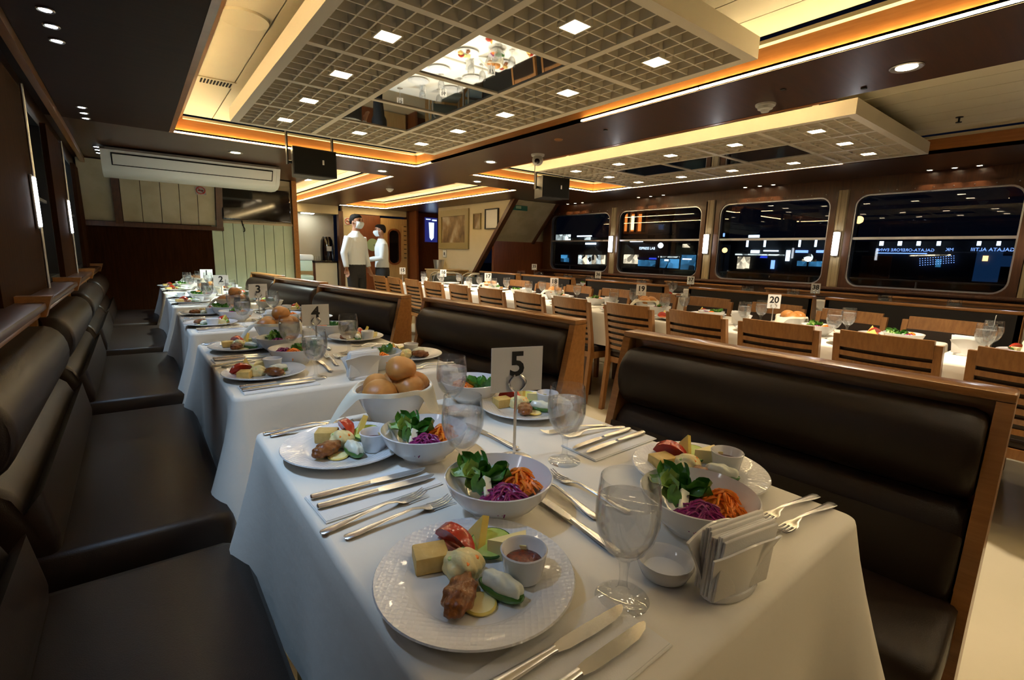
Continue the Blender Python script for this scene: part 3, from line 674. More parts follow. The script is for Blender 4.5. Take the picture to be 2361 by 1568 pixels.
MB().box(-.14, -.02, -.026, -.022, .21, .23).box(.02, .14, -.026, -.022, .19, .22).build('caption', 'screen_white', t)

# ------------------------------------------------------------ bar recess, trolley rails
t = thing('bar_counter', 'dark bar counter in the far recess behind the white chair', 'counter', (2.98, 10.77, 0))
MB().box(-.46, .45, -.22, .10, 0, .93).build('cabinet', 'cream_wall', t); MB().rbox(-.47, .455, -.25, .11, .93, .97, .006).build('worktop', 'black_gloss', t); MB().box(-.05, .0, -.225, -.215, 0, .93).build('door_gap', 'wood_wall', t)
t = thing('coffee_machine', 'dark rounded machine on the bar counter', 'machine', (3.28, 10.72, .97))
MB().loft([[(a * .13 * k, b * .15 * k, z) for a, b in [(math.cos(q * math.pi / 10), math.sin(q * math.pi / 10)) for q in range(20)]] for z, k in ((0, 1), (.25, 1.0), (.42, .9), (.50, .6))]).build('body', 'black_gloss', t); MB().box(-.05, .05, -.17, -.14, .2, .3).build('spout', 'steel_soft', t)
def make_tumbler():
    t = thing('tumbler', '', 'glass')
    MB().lathe([(0, 0), (.028, 0), (.034, .09), (.032, .09), (.026, .006), (0, .006)], 14).build('tumbler_body', 'glass', t); return t
tum = Kit(make_tumbler)
for k in range(8): tum((2.62 + k * .07, 10.57 + .06 * (k % 2), .971), 0, 'small clear tumbler on the bar counter, %s in the row' % (['leftmost'] + ORD[1:])[k], 'tumblers on the bar counter')
t = thing('bar_chair', 'pale upholstered high chair by the corner post', 'chair', (2.55, 9.9, 0))
MB().rbox(-.22, .22, -.05, .06, .98, 1.10, .045, 3).build('head_roll', 'white_plastic', t); MB().rbox(-.19, .19, -.03, .05, .78, .985, .02).build('backrest', 'pale_plank', t); MB().rbox(-.2, .2, -.05, .35, .60, .70, .03).build('seat', 'pale_plank', t)
for x in (-.17, .17):
    for y in (0, .30): MB().box(x - .02, x + .02, y - .02, y + .02, 0, .61).build('leg', 'wood_wall', t)
def rails(x, y, w, lab):
    t = thing('steel_rail_chair', lab, 'chair', (x, y, 0), R(-20), 'steel framed chairs by the stair')
    for s in (0, .38):
        MB().tube([(0, s, 0), (0, s, .74), (.02, s, .82), (.08, s, .86), (w - .08, s, .86), (w - .02, s, .82), (w, s, .74), (w, s, 0)], .013, 8).build('rail', 'steel_soft', t)
    MB().rbox(.03, w - .03, 0, .38, .42, .48, .015).build('seat', 'seat_grey', t); MB().rbox(.03, w - .03, .34, .38, .52, .80, .012).build('backrest', 'seat_grey', t)
rails(3.98, 7.30, .50, 'steel tube framed chair beside the wooden screen'); rails(4.30, 6.75, .50, 'steel tube framed chair in front of the stair')
t = thing('service_cart', 'light wooden service cabinet below the painting', 'cabinet', (4.70, 8.1, 0), R(0))
MB().box(-.25, .25, -.35, .35, 0, .86).build('body', 'wood_door', t); MB().rbox(-.27, .27, -.37, .37, .86, .89, .006).build('top', 'wood_door', t); MB().box(-.256, -.25, -.02, .0, .1, .8).build('door_gap', 'ink', t)
t = thing('ice_bucket', 'steel bucket on the wooden cabinet', 'bucket', (4.56, 8.15, .891)); MB().lathe([(0, 0), (.08, 0), (.105, .17), (.112, .175), (.10, .17), (.076, .006), (0, .006)], 24).build('bucket_body', 'steel_soft', t)
# ------------------------------------------------------------ benches
def roundprof(pts): return pts
def bench(name, label, L, height, group, loc, rz, mirror=1, endwood=True, seat_d=.46, back='wood_trim'):
    """bench whose backrest plane is x=0 (outer face), seat towards -x*mirror, length L along +y from 0"""
    t = thing(name, label, 'bench', loc, rz, group); m = -mirror
    def X(p): return [(m * a, z) for a, z in p]
    r0 = .085; cz = height - .135
    # frame board and end panels
    MB().box(min(0, m * .035), max(0, m * .035), 0, L, 0, height).build('back_board', back, t)
    MB().rbox(min(-m * .006, m * .075), max(-m * .006, m * .075), -.005, L + .005, height, height + .022, .006).build('top_rail', 'wood_trim', t)
    if endwood:
        for y0 in (-.004, L - .026):
            MB().prism(X([(0, 0), (.20, 0), (.19, .45), (.075, height), (0, height)]), y0, y0 + .03, 'y').build('end_panel', 'wood_trim', t)
    # upper roll
    P = []
    for k in range(13):
        a = R(100) - k * R(200) / 12
        P.append((.075 + .075 * math.cos(a) * 1.0, cz + .105 * math.sin(a)))
    P = [(.036, height - .03)] + P + [(.036, cz - .10)]
    def cush(P, y0, y1, name):
        rings = []
        for y, k in ((y0, .80), (y0 + .008, .93), (y0 + .028, 1.0), (y1 - .028, 1.0), (y1 - .008, .93), (y1, .80)):
            cx = sum(p[0] for p in P) / len(P); czz = sum(p[1] for p in P) / len(P)
            rings.append([(m * (cx + (p[0] - cx) * k), y, czz + (p[1] - czz) * k) for p in P])
        return MB().loft(rings).build(name, 'leather', t, ang=50)
    cush(P, .03, L - .03, 'upper_cushion')
    zb = cz - .115
    Q = [(.036, zb), (.09, zb + .01), (.125, zb - .02), (.145, zb - .07), (.175, .62), (.195, .50), (.19, .44), (.036, .44)]
    cush(Q, .03, L - .03, 'lower_cushion')
    # seat
    sd = seat_d
    S = [(.10, .33), (.10, .455), (.12, .465), (sd - .04, .462), (sd - .012, .45), (sd, .425), (sd, .37), (sd - .01, .33)]
    cush(S, .012, L - .012, 'seat_cushion')
    MB().box(min(m * .10, m * (sd - .03)), max(m * .10, m * (sd - .03)), .03, L - .03, 0, .33).build('seat_base', 'wood_wall', t)
    return t
LB = [.08, 1.46, 2.90, 4.34, 5.76]     # near ends of the left benches
for i, y in enumerate(LB):
    L = 1.26 if i < 4 else 1.28
    b_ = bench('banquette', ['dark brown leather wall bench nearest the camera, beside table five', 'dark brown leather wall bench beside table four', 'dark brown leather wall bench beside table three', 'dark brown leather wall bench beside table two', 'dark brown leather wall bench farthest away at table one'][i],
               L, .90, 'leather benches along the left wall', (-.395, y, 0), 0, -1, False, .56)
    MB().prism([(-.02, .90), (.09, .90), (.115, .985), (-.02, .985)], L - .02, L + .035, 'y').build('wooden_end_cap', 'wood_trim', b_)
RBT = [((1.55, .125), (1.495, 1.14)), ((1.54, 1.45), (1.43, 2.63)), ((1.37, 2.81), (1.20, 3.95)), ((1.28, 4.20), (1.12, 5.09)), ((1.19, 5.30), (1.10, 6.15))]
for i, (a, b) in enumerate(RBT):
    L = math.hypot(b[0] - a[0], b[1] - a[1]); rz = math.atan2(-(b[0] - a[0]), b[1] - a[1])
    bench('booth_bench', ['large dark leather booth bench at table five, reaching the right frame edge', 'dark leather booth bench with wooden back at table four', 'dark leather booth bench with wooden back at table three', 'dark leather booth bench with wooden back at table two', 'dark leather booth bench farthest away at table one'][i],
          L, .908, 'leather booth benches with wooden backs', (a[0], a[1], 0), rz, 1, True, [.46, .38, .22, .22, .22][i])
# window booths on the right: backs towards the long table, and wall benches
for i, (y, L) in enumerate(((.40, 1.12), (1.62, 1.14), (3.05, 1.14), (4.45, 1.02), (5.60, .95))):
    nm = ['at the right frame edge', 'in front of table thirty-eight', 'in front of table thirty-seven', 'in front of table thirty-six', 'farthest away by the stair'][i]
    bench('window_booth_bench', 'dark leather window booth bench seen from behind ' + nm, L, .90, 'window booth benches seen from behind', (4.42, y, 0), 0, -1, True, .46, 'leather_dark')
    bench('window_banquette', 'dark leather bench against the right window wall ' + nm, L, .86, 'benches under the right windows', (6.13, y, 0), 0, 1, False, .42)

# ------------------------------------------------------------ tables with cloths
def cloth_mesh(w, l, hang, seed, tip=.13, zt=.75):
    flare = .15 if tip > .15 else (.02 if tip < .08 else .06)
    rr = random.Random(seed); ph = [rr.uniform(0, 6.28) for _ in range(6)]
    mb = MB(); n = 24; r = .03
    # perimeter of rounded rectangle with corner factor
    per = []
    def side(p, q, nrm, k):
        for i in range(k): u = i / k; per.append((p[0] + (q[0] - p[0]) * u, p[1] + (q[1] - p[1]) * u, nrm[0], nrm[1], 0.0, u))
    def corner(cx, cy, a0):
        for i in range(7):
            a = a0 + i / 7 * math.pi / 2; per.append((cx + r * math.cos(a), cy + r * math.sin(a), math.cos(a), math.sin(a), math.sin(i / 6 * math.pi) if 0 < i < 6 else .0, .5))
    ns = 18; nl = 24
    side((w, r), (w, l - r), (1, 0), nl); corner(w - r, l - r, 0)
    side((w - r, l), (r, l), (0, 1), ns); corner(r, l - r, math.pi / 2)
    side((0, l - r), (0, r), (-1, 0), nl); corner(r, r, math.pi)
    side((r, 0), (w - r, 0), (0, -1), ns); corner(w - r, r, 1.5 * math.pi)
    N = len(per); rows = []
    rows.append([(w / 2 + (p[0] - w / 2) * .97, l / 2 + (p[1] - l / 2) * .97, zt) for p in per])
    rows.append([(p[0] - p[2] * .012, p[1] - p[3] * .012, zt) for p in per])
    rows.append([(p[0] - p[2] * .003, p[1] - p[3] * .003, zt - .003) for p in per])
    rows.append([(p[0], p[1], zt - .012) for p in per])
    # distance to nearest corner along the perimeter for folds
    for j in range(1, 9):
        u = j / 8; row = []
        for i, (x, y, nx, ny, cf, uu) in enumerate(per):
            dc = min(math.hypot(x - a, y - b) for a in (0, w) for b in (0, l))
            cfx = math.exp(-(dc / .085) ** 2)
            d = hang + tip * cfx + .003 * math.sin(2 * uu * 6.28 + ph[0])
            fold = (.009 * math.sin(uu * 9 + ph[1] + nx * 2) + .004 * math.sin(uu * 23 + ph[2] + ny * 3)) * u * (1 - cfx) + .012 * u
            fl = flare * cfx * u ** 1.2 - .012 * math.exp(-((dc - .13) / .05) ** 2) * u
            row.append((x + nx * (fold + fl), y + ny * (fold + fl), zt - .012 - d * u * (1 - .10 * cfx)))
        rows.append(row)
    vs = [p for rw in rows for p in rw]; fs = []
    for j in range(len(rows) - 1):
        for i in range(N): k = (i + 1) % N; fs.append((j * N + i, j * N + k, (j + 1) * N + k, (j + 1) * N + i))
    fs.append(tuple(range(N)))
    return mb.add(vs, fs)
def make_table(w, l, name, label, loc, group, hang, seed, clabel, cgroup, tip=.13):
    t = thing(name, label, 'table', loc, 0, group)
    MB().box(.02, w - .02, .02, l - .02, .71, .742).build('table_top', 'wood_trim', t)
    for x in (.08, w - .08):
        for y in (.08, l - .08): MB().box(x - .025, x + .025, y - .025, y + .025, 0, .71).build('leg', 'wood_wall', t)
    c = cloth_mesh(w, l, hang, seed, tip).build('tablecloth', 'cloth', None, ang=60); c.location = loc
    tag(c, clabel, 'tablecloth', cgroup)
TY = [.235, 1.60, 2.97, 4.33, 5.68]; TNUM = [5, 4, 3, 2, 1]; TW = [.80, .80, .77, .68, .64]
for i, y in enumerate(TY):
    n = TNUM[i]
    make_table(TW[i], 1.045 if i < 4 else .95, 'booth_table', 'rectangular booth table under the cloth at number card ' + NW[str(n)], (.195, y, 0), 'booth tables along the left wall', .40, i + 3,
               'white tablecloth hanging over table %s in the left row' % NW[str(n)], 'white tablecloths of the left booths', .16)
RY = [-.55, .62, 1.79, 2.96, 4.13, 5.30]; RNUM = ['21', '20', '19', '18', '17', '16']
for i, y in enumerate(RY):
    nm = 'at the right frame edge' if i == 0 else 'with number card ' + NW[RNUM[i]]
    make_table(.80, 1.11 if i < 5 else 1.50, 'long_table', 'section of the long middle table ' + nm, (2.98, y, 0), 'sections of the long middle table', .25, i + 20,
               'white tablecloth on the long middle table section ' + nm, 'white tablecloths of the long middle table', .05)
WY = [.46, 1.70, 3.12, 4.50, 5.66]; WNUM = [None, '38', '37', '36', '35']
for i, y in enumerate(WY):
    nm = 'nearest the right frame edge' if i == 0 else 'with number card ' + NW[WNUM[i]]
    make_table(.66, .98 if i < 4 else .8, 'window_table', 'window booth table ' + nm, (4.98, y, 0), 'window booth tables', .24, i + 40, 'white tablecloth on the window table ' + nm, 'white tablecloths of the window booths', .10)

# ------------------------------------------------------------ slat-back chairs
def make_chair():
    t = thing('slat_back_chair', '', 'chair')       # faces +x, back at x=0; origin centre of the back at the floor
    for s in (-1, 1):
        y = s * .205
        P = [(-.075, 0), (-.030, .44), (-.035, .55), (-.085, .84), (-.055, .84), (-.003, .55), (.012, .44), (-.038, 0)]
        MB().prism(P, y - .016, y + .016, 'y').build('back_leg', 'wood_chair', t)
        MB().prism([(.37, 0), (.40, 0), (.41, .43), (.37, .43)], y - .018, y + .018, 'y').build('front_leg', 'wood_chair', t)
        MB().box(.0, .375, y - .010, y + .010, .375, .43).build('side_apron', 'wood_chair', t)
    def bx(z): return -.028 - (z - .55) * .172 if z > .55 else -.018
    def curved(z0, z1, th, name):
        rings = []
        for k in range(9):
            u = -1 + k / 4; y = u * .19; c = -.022 * (1 - u * u)
            rings.append([(bx(z0) + c - th, y, z0), (bx(z0) + c + th, y, z0), (bx(z1) + c + th, y, z1), (bx(z1) + c - th, y, z1)])
        return MB().loft(rings).build(name, 'wood_chair', t)
    curved(.775, .862, .011, 'top_rail')
    rings = []
    for k in range(9):
        u = -1 + k / 4; y = u * .188; c = -.022 * (1 - u * u)
        rings.append([(bx(.48) + c + .007, y, .48), (bx(.48) + c + .022, y, .48), (bx(.78) + c + .022, y, .78), (bx(.78) + c + .007, y, .78)])
    MB().loft(rings).build('back_pad', 'leather', t)
    for k in range(6): curved(.50 + k * .046, .526 + k * .046, .006, 'slat')
    MB().box(-.012, .012, -.19, .19, .385, .43).build('rear_apron', 'wood_chair', t); MB().box(.375, .398, -.19, .19, .375, .43).build('front_apron', 'wood_chair', t)
    MB().rbox(-.005, .415, -.21, .21, .43, .475, .015).build('seat_cushion', 'leather', t)
    return t
chair = Kit(make_chair)
LCY = [.18, .70, 1.21, 1.72, 2.26, 2.84, 3.36, 3.93, 4.50, 5.05, 5.55, 6.05, 6.50]
for i, y in enumerate(LCY):
    x = 2.93 - .018 * max(0, i - 3); chair((x, y, 0), R(rnd.uniform(-3, 3)), 'brown slat-back wooden chair on the near side of the long table, ' + nth(i), 'chairs on the near side of the long table')
RCY = [.12, .70, 1.22, 1.74, 2.32, 2.86, 3.40, 3.95, 4.5, 5.05]
for i, y in enumerate(RCY):
    chair((3.98, y, 0), math.pi + R(rnd.uniform(-3, 3)), 'brown slat-back wooden chair on the window side of the long table, ' + nth(i), 'chairs on the window side of the long table')
# ------------------------------------------------------------ tableware kits
def make_plate():
    t = MB().lathe([(0, .003), (.058, .003), (.062, 0), (.070, 0), (.074, .004), (.092, .012), (.133, .020), (.1355, .0225), (.134, .0245), (.094, .0165), (.086, .0125), (.080, .0085), (0, .0075)], 64).build('dinner_plate', 'plate_ceramic')
    return tag(t, '', 'plate')
plate = Kit(make_plate)
def make_bowl():
    t = MB().lathe([(0, .003), (.040, .003), (.042, 0), (.048, 0), (.050, .006), (.070, .022), (.086, .042), (.0945, .063), (.0955, .066), (.0935, .067), (.082, .044), (.066, .026), (.045, .012), (0, .010)], 56).build('salad_bowl', 'ceramic')
    return tag(t, '', 'bowl')
bowl = Kit(make_bowl)
def make_goblet():
    t = thing('water_goblet', '', 'glass')
    prof = [(0, 0), (.0345, 0), (.036, .002), (.030, .005), (.014, .009), (.007, .016), (.0055, .026), (.0058, .045), (.008, .058), (.014, .064),
            (.026, .075), (.036, .093), (.0415, .115), (.0415, .135), (.0395, .155), (.0375, .1735), (.0368, .1745), (.0362, .1735),
            (.0383, .155), (.0402, .135), (.0402, .115), (.0347, .094), (.0245, .0765), (.012, .0675), (0, .066)]
    MB().lathe(prof, 40).build('goblet_glass', 'glass', t, ang=60)
    MB().lathe([(0, .0663), (.0119, .0679), (.0243, .0770), (.0344, .0944), (.0398, .1152), (.0398, .135), (.0392, .144), (.0385, .1437), (0, .1433)], 40).build('water', 'water', t, ang=60)
    return t
goblet = Kit(make_goblet)
def make_ramekin():
    t = thing('sauce_cup', '', 'sauce cup')
    MB().lathe([(0, 0), (.021, 0), (.023, .002), (.0285, .034), (.0295, .037), (.028, .0385), (.026, .036), (.0215, .012), (.018, .008), (0, .008)], 32).build('cup', 'ceramic', t)
    MB().lathe([(0, .024), (.010, .0245), (.020, .0225), (.0232, .0215), (.021, .012), (0, .010)], 24).build('sauce', 'sauce_red', t)
    return t
ramekin = Kit(make_ramekin)
def make_knife():
    L = .225
    t = thing('table_knife', '', 'knife')
    P = []
    for x, w, h, z in ((-.112, .004, .002, .005), (-.110, .0075, .004, .005), (-.09, .0085, .0045, .005), (-.05, .0070, .004, .006), (-.010, .0052, .0035, .007), (-.004, .0055, .0038, .007)):
        P.append([(x, w * math.cos(a), z + h * math.sin(a)) for a in [k * math.pi / 5 for k in range(10)]])
    MB().loft(P).build('handle', 'steel', t)
    Q = []
    for x, a, b in ((-.004, -.005, .0055), (.010, -.008, .0075), (.05, -.009, .0085), (.085, -.0075, .0088), (.104, -.002, .0085), (.112, .004, .0065)):
        Q.append([(x, a, .0060), (x, b, .0072), (x, b, .0082), (x, a, .0066)])
    MB().loft(Q).build('blade', 'steel', t); return t
knife = Kit(make_knife)
def make_fork():
    t = thing('table_fork', '', 'fork')
    P = []
    for x, w, h, z in ((-.10, .004, .0012, .004), (-.097, .0085, .0018, .004), (-.08, .0085, .002, .0045), (-.03, .0045, .0022, .009), (.02, .0035, .0022, .012), (.036, .0055, .0016, .009), (.046, .0105, .0012, .006), (.056, .0115, .0011, .005)):
        P.append([(x, w * math.cos(a), z + h * math.sin(a)) for a in [k * math.pi / 5 for k in range(10)]])
    MB().loft(P).build('handle', 'steel', t)
    for k in range(4):
        y = -.0093 + k * .0062
        MB().tube([(.053, y, .005), (.068, y, .004), (.084, y * .96, .0055), (.098, y * .92, .0115)], [.0019, .0018, .0016, .0009], 6).build('tine', 'steel', t)
    return t
fork = Kit(make_fork)
def make_napkin():
    mb = MB().rbox(-.115, .115, -.055, .055, 0, .0025, .001, 1); mb.box(-.113, .113, -.052, .0545, .0026, .0036)
    return tag(mb.build('paper_napkin', 'paper'), '', 'napkin')
pnap = Kit(make_napkin)
def make_holder():
    t = thing('napkin_holder', '', 'napkin holder')      # slot along x
    def wall(s):
        def P(u, v):
            x = (u - .5) * 2; wv = .048 + .020 * v ** 1.6; y = s * (.019 + .014 * v ** 2 - .010 * (x * x)); return (x * wv, y, .004 + .078 * v + .006 * v * math.cos(x * 2.4))
        a = MB().grid(P, 14, 8); b = MB().grid(lambda u, v: (P(u, v)[0] * .985, P(u, v)[1] - s * .0035, P(u, v)[2]), 14, 8); n = len(a.v)
        fs = a.f + [tuple(i + n for i in reversed(f)) for f in b.f]
        row = 15; border = list(range(row)) + [row * j + 14 for j in range(1, 9)] + [row * 8 + i for i in range(13, -1, -1)] + [row * j for j in range(7, 0, -1)]
        fs += [(border[k], border[(k + 1) % len(border)], border[(k + 1) % len(border)] + n, border[k] + n) for k in range(len(border))]
        return MB().add(a.v + b.v, fs).build('side_wall', 'ceramic', t, ang=60)
    wall(1); wall(-1)
    MB().lathe([(0, 0), (.046, 0), (.050, .004), (.048, .010), (0, .010)], 28, sx=1.0, sy=.46).build('base', 'ceramic', t)
    rr = random.Random(4)
    for k in range(9):
        y = -.0185 + k * .0041; a = rr.uniform(-.004, .004); h = .086 + .004 * math.sin(k * 1.3)
        mb = MB().rbox(-.052 + a, .056 + a, y, y + .0038, .012, .012 + h, .0017, 2)
        mb.v = [(x + .10 * (z - .03), yy * (1 + 3.0 * max(0, z - .06)), z - .0015 * abs(yy) * 60 * (z > .09)) for x, yy, z in mb.v]
        mb.build('paper_napkin', 'paper', t, ang=50)
    return t
holder = Kit(make_holder)
# ------------------------------------------------------------ bread basket
def make_basket():
    t = thing('bread_basket', '', 'bread basket')
    MB().lathe([(0, .002), (.055, .002), (.058, 0), (.064, .004), (.090, .050), (.104, .085), (.107, .088), (.104, .089), (.086, .050), (.060, .012), (0, .010)], 44, sx=1.0, sy=.80).build('bowl', 'ceramic', t)
    # cloth napkin draped over the rim with four hanging points
    def P(u, v):
        a = u * 2 * math.pi; da = lambda c: (a - c + math.pi) % (2 * math.pi) - math.pi
        p1 = math.exp(-(da(2.75) / .34) ** 2); p2 = math.exp(-(da(-.75) / .55) ** 4)
        if v < .35:
            k = v / .35; r = .074 + .034 * k; z = .045 + .047 * k
        else:
            k = (v - .35) / .65; r = .1085 + (.004 + .062 * p1 + .014 * p2 + .004 * math.sin(9 * a + 2) * k) * k; z = max(.004, .092 + .008 * math.sin(k * math.pi) - (.006 + .082 * max(p1, .85 * p2)) * k ** 1.1)
        return (r * math.cos(a), r * .82 * math.sin(a), z)
    MB().grid(P, 64, 12).build('cloth_napkin', 'cloth_napkin', t, ang=80)
    return t
basket = Kit(make_basket)
def make_roll(seed):
    def mk():
        rr = random.Random(seed); ph = [rr.uniform(0, 6.28) for _ in range(4)]
        mb = MB().ico((0, 0, 0), 1, 3, lambda d: 1 + .05 * math.sin(3 * d.x + ph[0]) + .04 * math.sin(4 * d.y + ph[1]) - (.05 if d.z < -.5 else 0), (.049, .041, .035))
        return tag(mb.build('bread_roll', 'bread'), '', 'bread roll')
    return Kit(mk)
rolls = [make_roll(1), make_roll(2)]
# ------------------------------------------------------------ number stands
def sign(num, loc, rz, top, label, group, w=.118, h=.098):
    t = thing('table_number_stand', label, 'number sign', loc, rz, group)
    MB().lathe([(0, .006), (.012, .006), (.034, .0035), (.040, .001), (.040, 0), (0, 0)], 28).build('base', 'steel', t)
    MB().tube([(0, 0, .004), (0, 0, top - h + .02)], .0035, 8).build('pole', 'steel', t)
    MB().box(-w / 2, w / 2, -.0045, -.0035, top - h, top).build('card', 'paper', t)
    tx = text_mb(num, .074 if len(num) == 1 else .062, .0002, False, .0018)
    zc = top - h * .40
    tx.xf(Matrix.Translation((0, -.0052, zc)) @ Matrix.Rotation(R(90), 4, 'X')).build('number', 'ink', t, smooth=False)
    for s in (-1, 1):   # spring clip with two drop-shaped cheeks
        P = [(s * .006 + s * .013 * math.sin(k / 10 * math.pi) , -.0075, top - h + .002 + .036 * k / 10) for k in range(11)]
        MB().tube(P, [.0015] + [.003] * 9 + [.0015], 6).build('clip', 'steel', t)
    return t
# ------------------------------------------------------------ food
def food(make): return Kit(make)
def f_pastry():
    o = MB().rbox(-.024, .024, -.020, .020, 0, .026, .003, 2).build('pastry_square', 'pastry'); return tag(o, '', 'pastry')
def f_tomato():
    t = thing('tomato_wedge', '', 'tomato'); rr = 14
    P = []
    for k in range(9):
        a = R(20 + k * 140 / 8); P.append([(.034 * math.cos(a), -.011 * math.sin(a), .004 + .030 * math.sin(a)), (.034 * math.cos(a) * 1.0, 0.004 * math.sin(a), .004 + .034 * math.sin(a)), (.034 * math.cos(a), .013 * math.sin(a), .004 + .026 * math.sin(a)), (.022 * math.cos(a), .002, .003 + .008 * math.sin(a))])
    MB().loft(P).build('skin', 'tomato', t, ang=60); MB().rbox(-.020, .020, -.004, .006, .001, .010, .002, 1).build('flesh', 'tomato_flesh', t); return t
def f_cheese_tri():
    o = MB().prism([(-.030, 0), (.030, 0), (.006, .058)], -.006, .006, 'y').xf(Matrix.Rotation(R(-22), 4, 'X')).build('cheese_triangle', 'cheese'); return tag(o, '', 'cheese')
def f_cheese_wedge():
    o = MB().prism([(-.026, -.018), (.032, -.012), (.018, .028)], 0, .030, 'z').xf(Matrix.Rotation(R(0), 4, 'X')).build('cheese_wedge', 'cheese_pale'); return tag(o, '', 'cheese')
def f_cuke_slice():
    t = thing('cucumber_slice', '', 'cucumber')
    M_ = Matrix.Translation((0, 0, .013)) @ Matrix.Rotation(R(24), 4, 'X')
    MB().lathe([(0, 0), (.0235, 0), (.0235, .006), (0, .006)], 28, sx=1.35).xf(M_).build('flesh', 'cucumber', t)
    MB().lathe([(.0236, -.0003), (.0252, .001), (.0252, .005), (.0236, .0063)], 28, sx=1.35).xf(M_).build('skin', 'cucumber_skin', t); return t
def f_potato():
    rr = random.Random(3); ph = [rr.uniform(0, 6.28) for _ in range(6)]
    t = thing('potato_salad', '', 'potato salad')
    MB().ico((0, 0, .013), 1, 4, lambda d: 1 + .08 * math.sin(4 * d.x + ph[0]) * math.sin(4 * d.y + ph[1]) + .05 * math.sin(7 * d.z + 5 * d.x + ph[2]) + .04 * math.sin(12 * d.y + 9 * d.x + ph[3]), (.028, .026, .022)).build('mound', 'potato_salad', t, ang=80)
    for k, mm in enumerate(('carrot', 'lettuce', 'cucumber', 'carrot')):
        a = k * 1.7; MB().ico((.018 * math.cos(a), .018 * math.sin(a), .026), .0045, 1).build('diced_piece', mm, t)
    return t
def f_patty():
    rr = random.Random(9); ph = [rr.uniform(0, 6.28) for _ in range(6)]
    o = MB().ico((0, 0, .013), 1, 4, lambda d: 1 + .07 * math.sin(6 * d.x + ph[0]) * math.sin(7 * d.y + ph[1]) + .05 * math.sin(11 * d.x + 5 * d.z + ph[2]) + .03 * math.sin(19 * d.y + ph[3]), (.038, .021, .015)).build('fried_patty', 'patty', ang=80)
    return tag(o, '', 'fried patty')
def f_boat():
    t = thing('stuffed_cucumber', '', 'stuffed cucumber')
    MB().ico((0, 0, .010), 1, 3, lambda d: 1.0 if d.z < .25 else .25 / max(d.z, .25) , (.036, .0165, .013)).build('cucumber_half', 'cucumber_skin', t)
    MB().ico((0, 0, .011), 1, 3, lambda d: 1.0 if d.z < .2 else .2 / max(d.z, .2), (.0345, .0155, .0125)).build('flesh', 'cucumber', t)
    rr = random.Random(5)
    MB().ico((0, 0, .017), 1, 4, lambda d: 1 + .07 * math.sin(9 * d.x + 1) + .05 * math.sin(8 * d.y + 5 * d.x), (.033, .0140, .0135)).build('yogurt_topping', 'yogurt', t, ang=80); return t
def f_lemon():
    t = thing('lemon_slice', '', 'lemon')
    MB().lathe([(0, 0), (.019, 0), (.019, .004), (0, .004)], 24).build('flesh', 'cheese_pale', t); MB().lathe([(.019, -.0002), (.0215, .001), (.0215, .003), (.019, .0042)], 24).build('peel', 'lemon', t); return t
K = dict(pastry=food(f_pastry), tomato=food(f_tomato), cheese=food(f_cheese_tri), wedge=food(f_cheese_wedge), cuke=food(f_cuke_slice), potato=food(f_potato), patty=food(f_patty), boat=food(f_boat), lemon=food(f_lemon))
FN = dict(pastry=('golden pastry square', 'pastry'), tomato=('red tomato wedge', 'tomato'), cheese=('yellow cheese triangle', 'cheese'), wedge=('pale cheese wedge', 'cheese'), cuke=('green cucumber slice', 'cucumber'), potato=('creamy potato salad mound', 'potato salad'),
          patty=('brown fried patty', 'fried patty'), boat=('yogurt topped cucumber boat', 'stuffed cucumber'), lemon=('yellow lemon slice', 'lemon'), sauce=('white sauce cup of red dip', 'sauce cup'))
# arrangement measured from the nearest plate, in its own frame (x right, y away from the guest)
ARR = [('pastry', -.066, .030, 20), ('tomato', -.036, .062, -40), ('cheese', -.012, .070, -60), ('cuke', .018, .066, 20), ('wedge', .044, .058, -20), ('sauce', .066, .012, 0),
       ('potato', -.018, .014, 0), ('lemon', .010, -.046, 0), ('patty', -.016, -.046, 80), ('boat', .036, -.026, -35)]
PZ = .7665
def dress_plate(x, y, rz, where, full=True, skip=()):
    plate((x, y, .7505), rz, 'white round dinner plate with meze at the ' + where, 'dinner plates of starters')
    for nm, a, b, r in ARR:
        if nm in skip or (not full and nm in ('lemon', 'cheese', 'wedge', 'potato')): continue
        c, s = math.cos(rz), math.sin(rz); px, py = x + a * c - b * s, y + a * s + b * c
        rad = math.hypot(a, b); z = .7585 if rad < .070 else .7585 + (rad - .070) * .28
        if nm == 'lemon': z = .7592
        kit = ramekin if nm == 'sauce' else K[nm]
        o = kit((px, py, z), rz + R(r), '%s on the %s plate' % (FN[nm][0], where), FN[nm][0] + 's on the plates', FN[nm][1])
        if nm == 'patty': o.location.z += .003
        if nm == 'sauce': o.location.z += .001; o.scale = (1.12,) * 3
        if nm == 'tomato': o.scale = (1.2,) * 3

# salad heaps
def strips_mb(seed, n, R0, h, ln, wd, th=.0009):
    rr = random.Random(seed); mb = MB()
    for k in range(n):
        a = rr.uniform(0, 6.28); r = R0 * math.sqrt(rr.random()) * .9; d = rr.uniform(0, 6.28); z0 = h * (1 - (r / R0) ** 2) * rr.uniform(.55, 1.05); bend = rr.uniform(-.8, .8); L = ln * rr.uniform(.6, 1.1)
        P = []
        for i in range(5):
            u = (i / 4 - .5) * L; x = r * math.cos(a) + u * math.cos(d) - bend * u * u * 20 * math.sin(d); y = r * math.sin(a) + u * math.sin(d) + bend * u * u * 20 * math.cos(d)
            P.append(Vector((x, y, max(.002, z0 + .006 * math.cos(u / L * 3) - u * u * 6))))
        mb.tube(P, [wd * .6, wd, wd, wd, wd * .6], 4)
    return mb
def make_carrot():
    mb = strips_mb(1, 80, .038, .036, .038, .0024); mb.ico((0, 0, .008), 1, 2, None, (.034, .032, .020)); o = mb.build('shredded_carrot', 'carrot'); o['kind'] = 'stuff'; return tag(o, '', 'carrot')
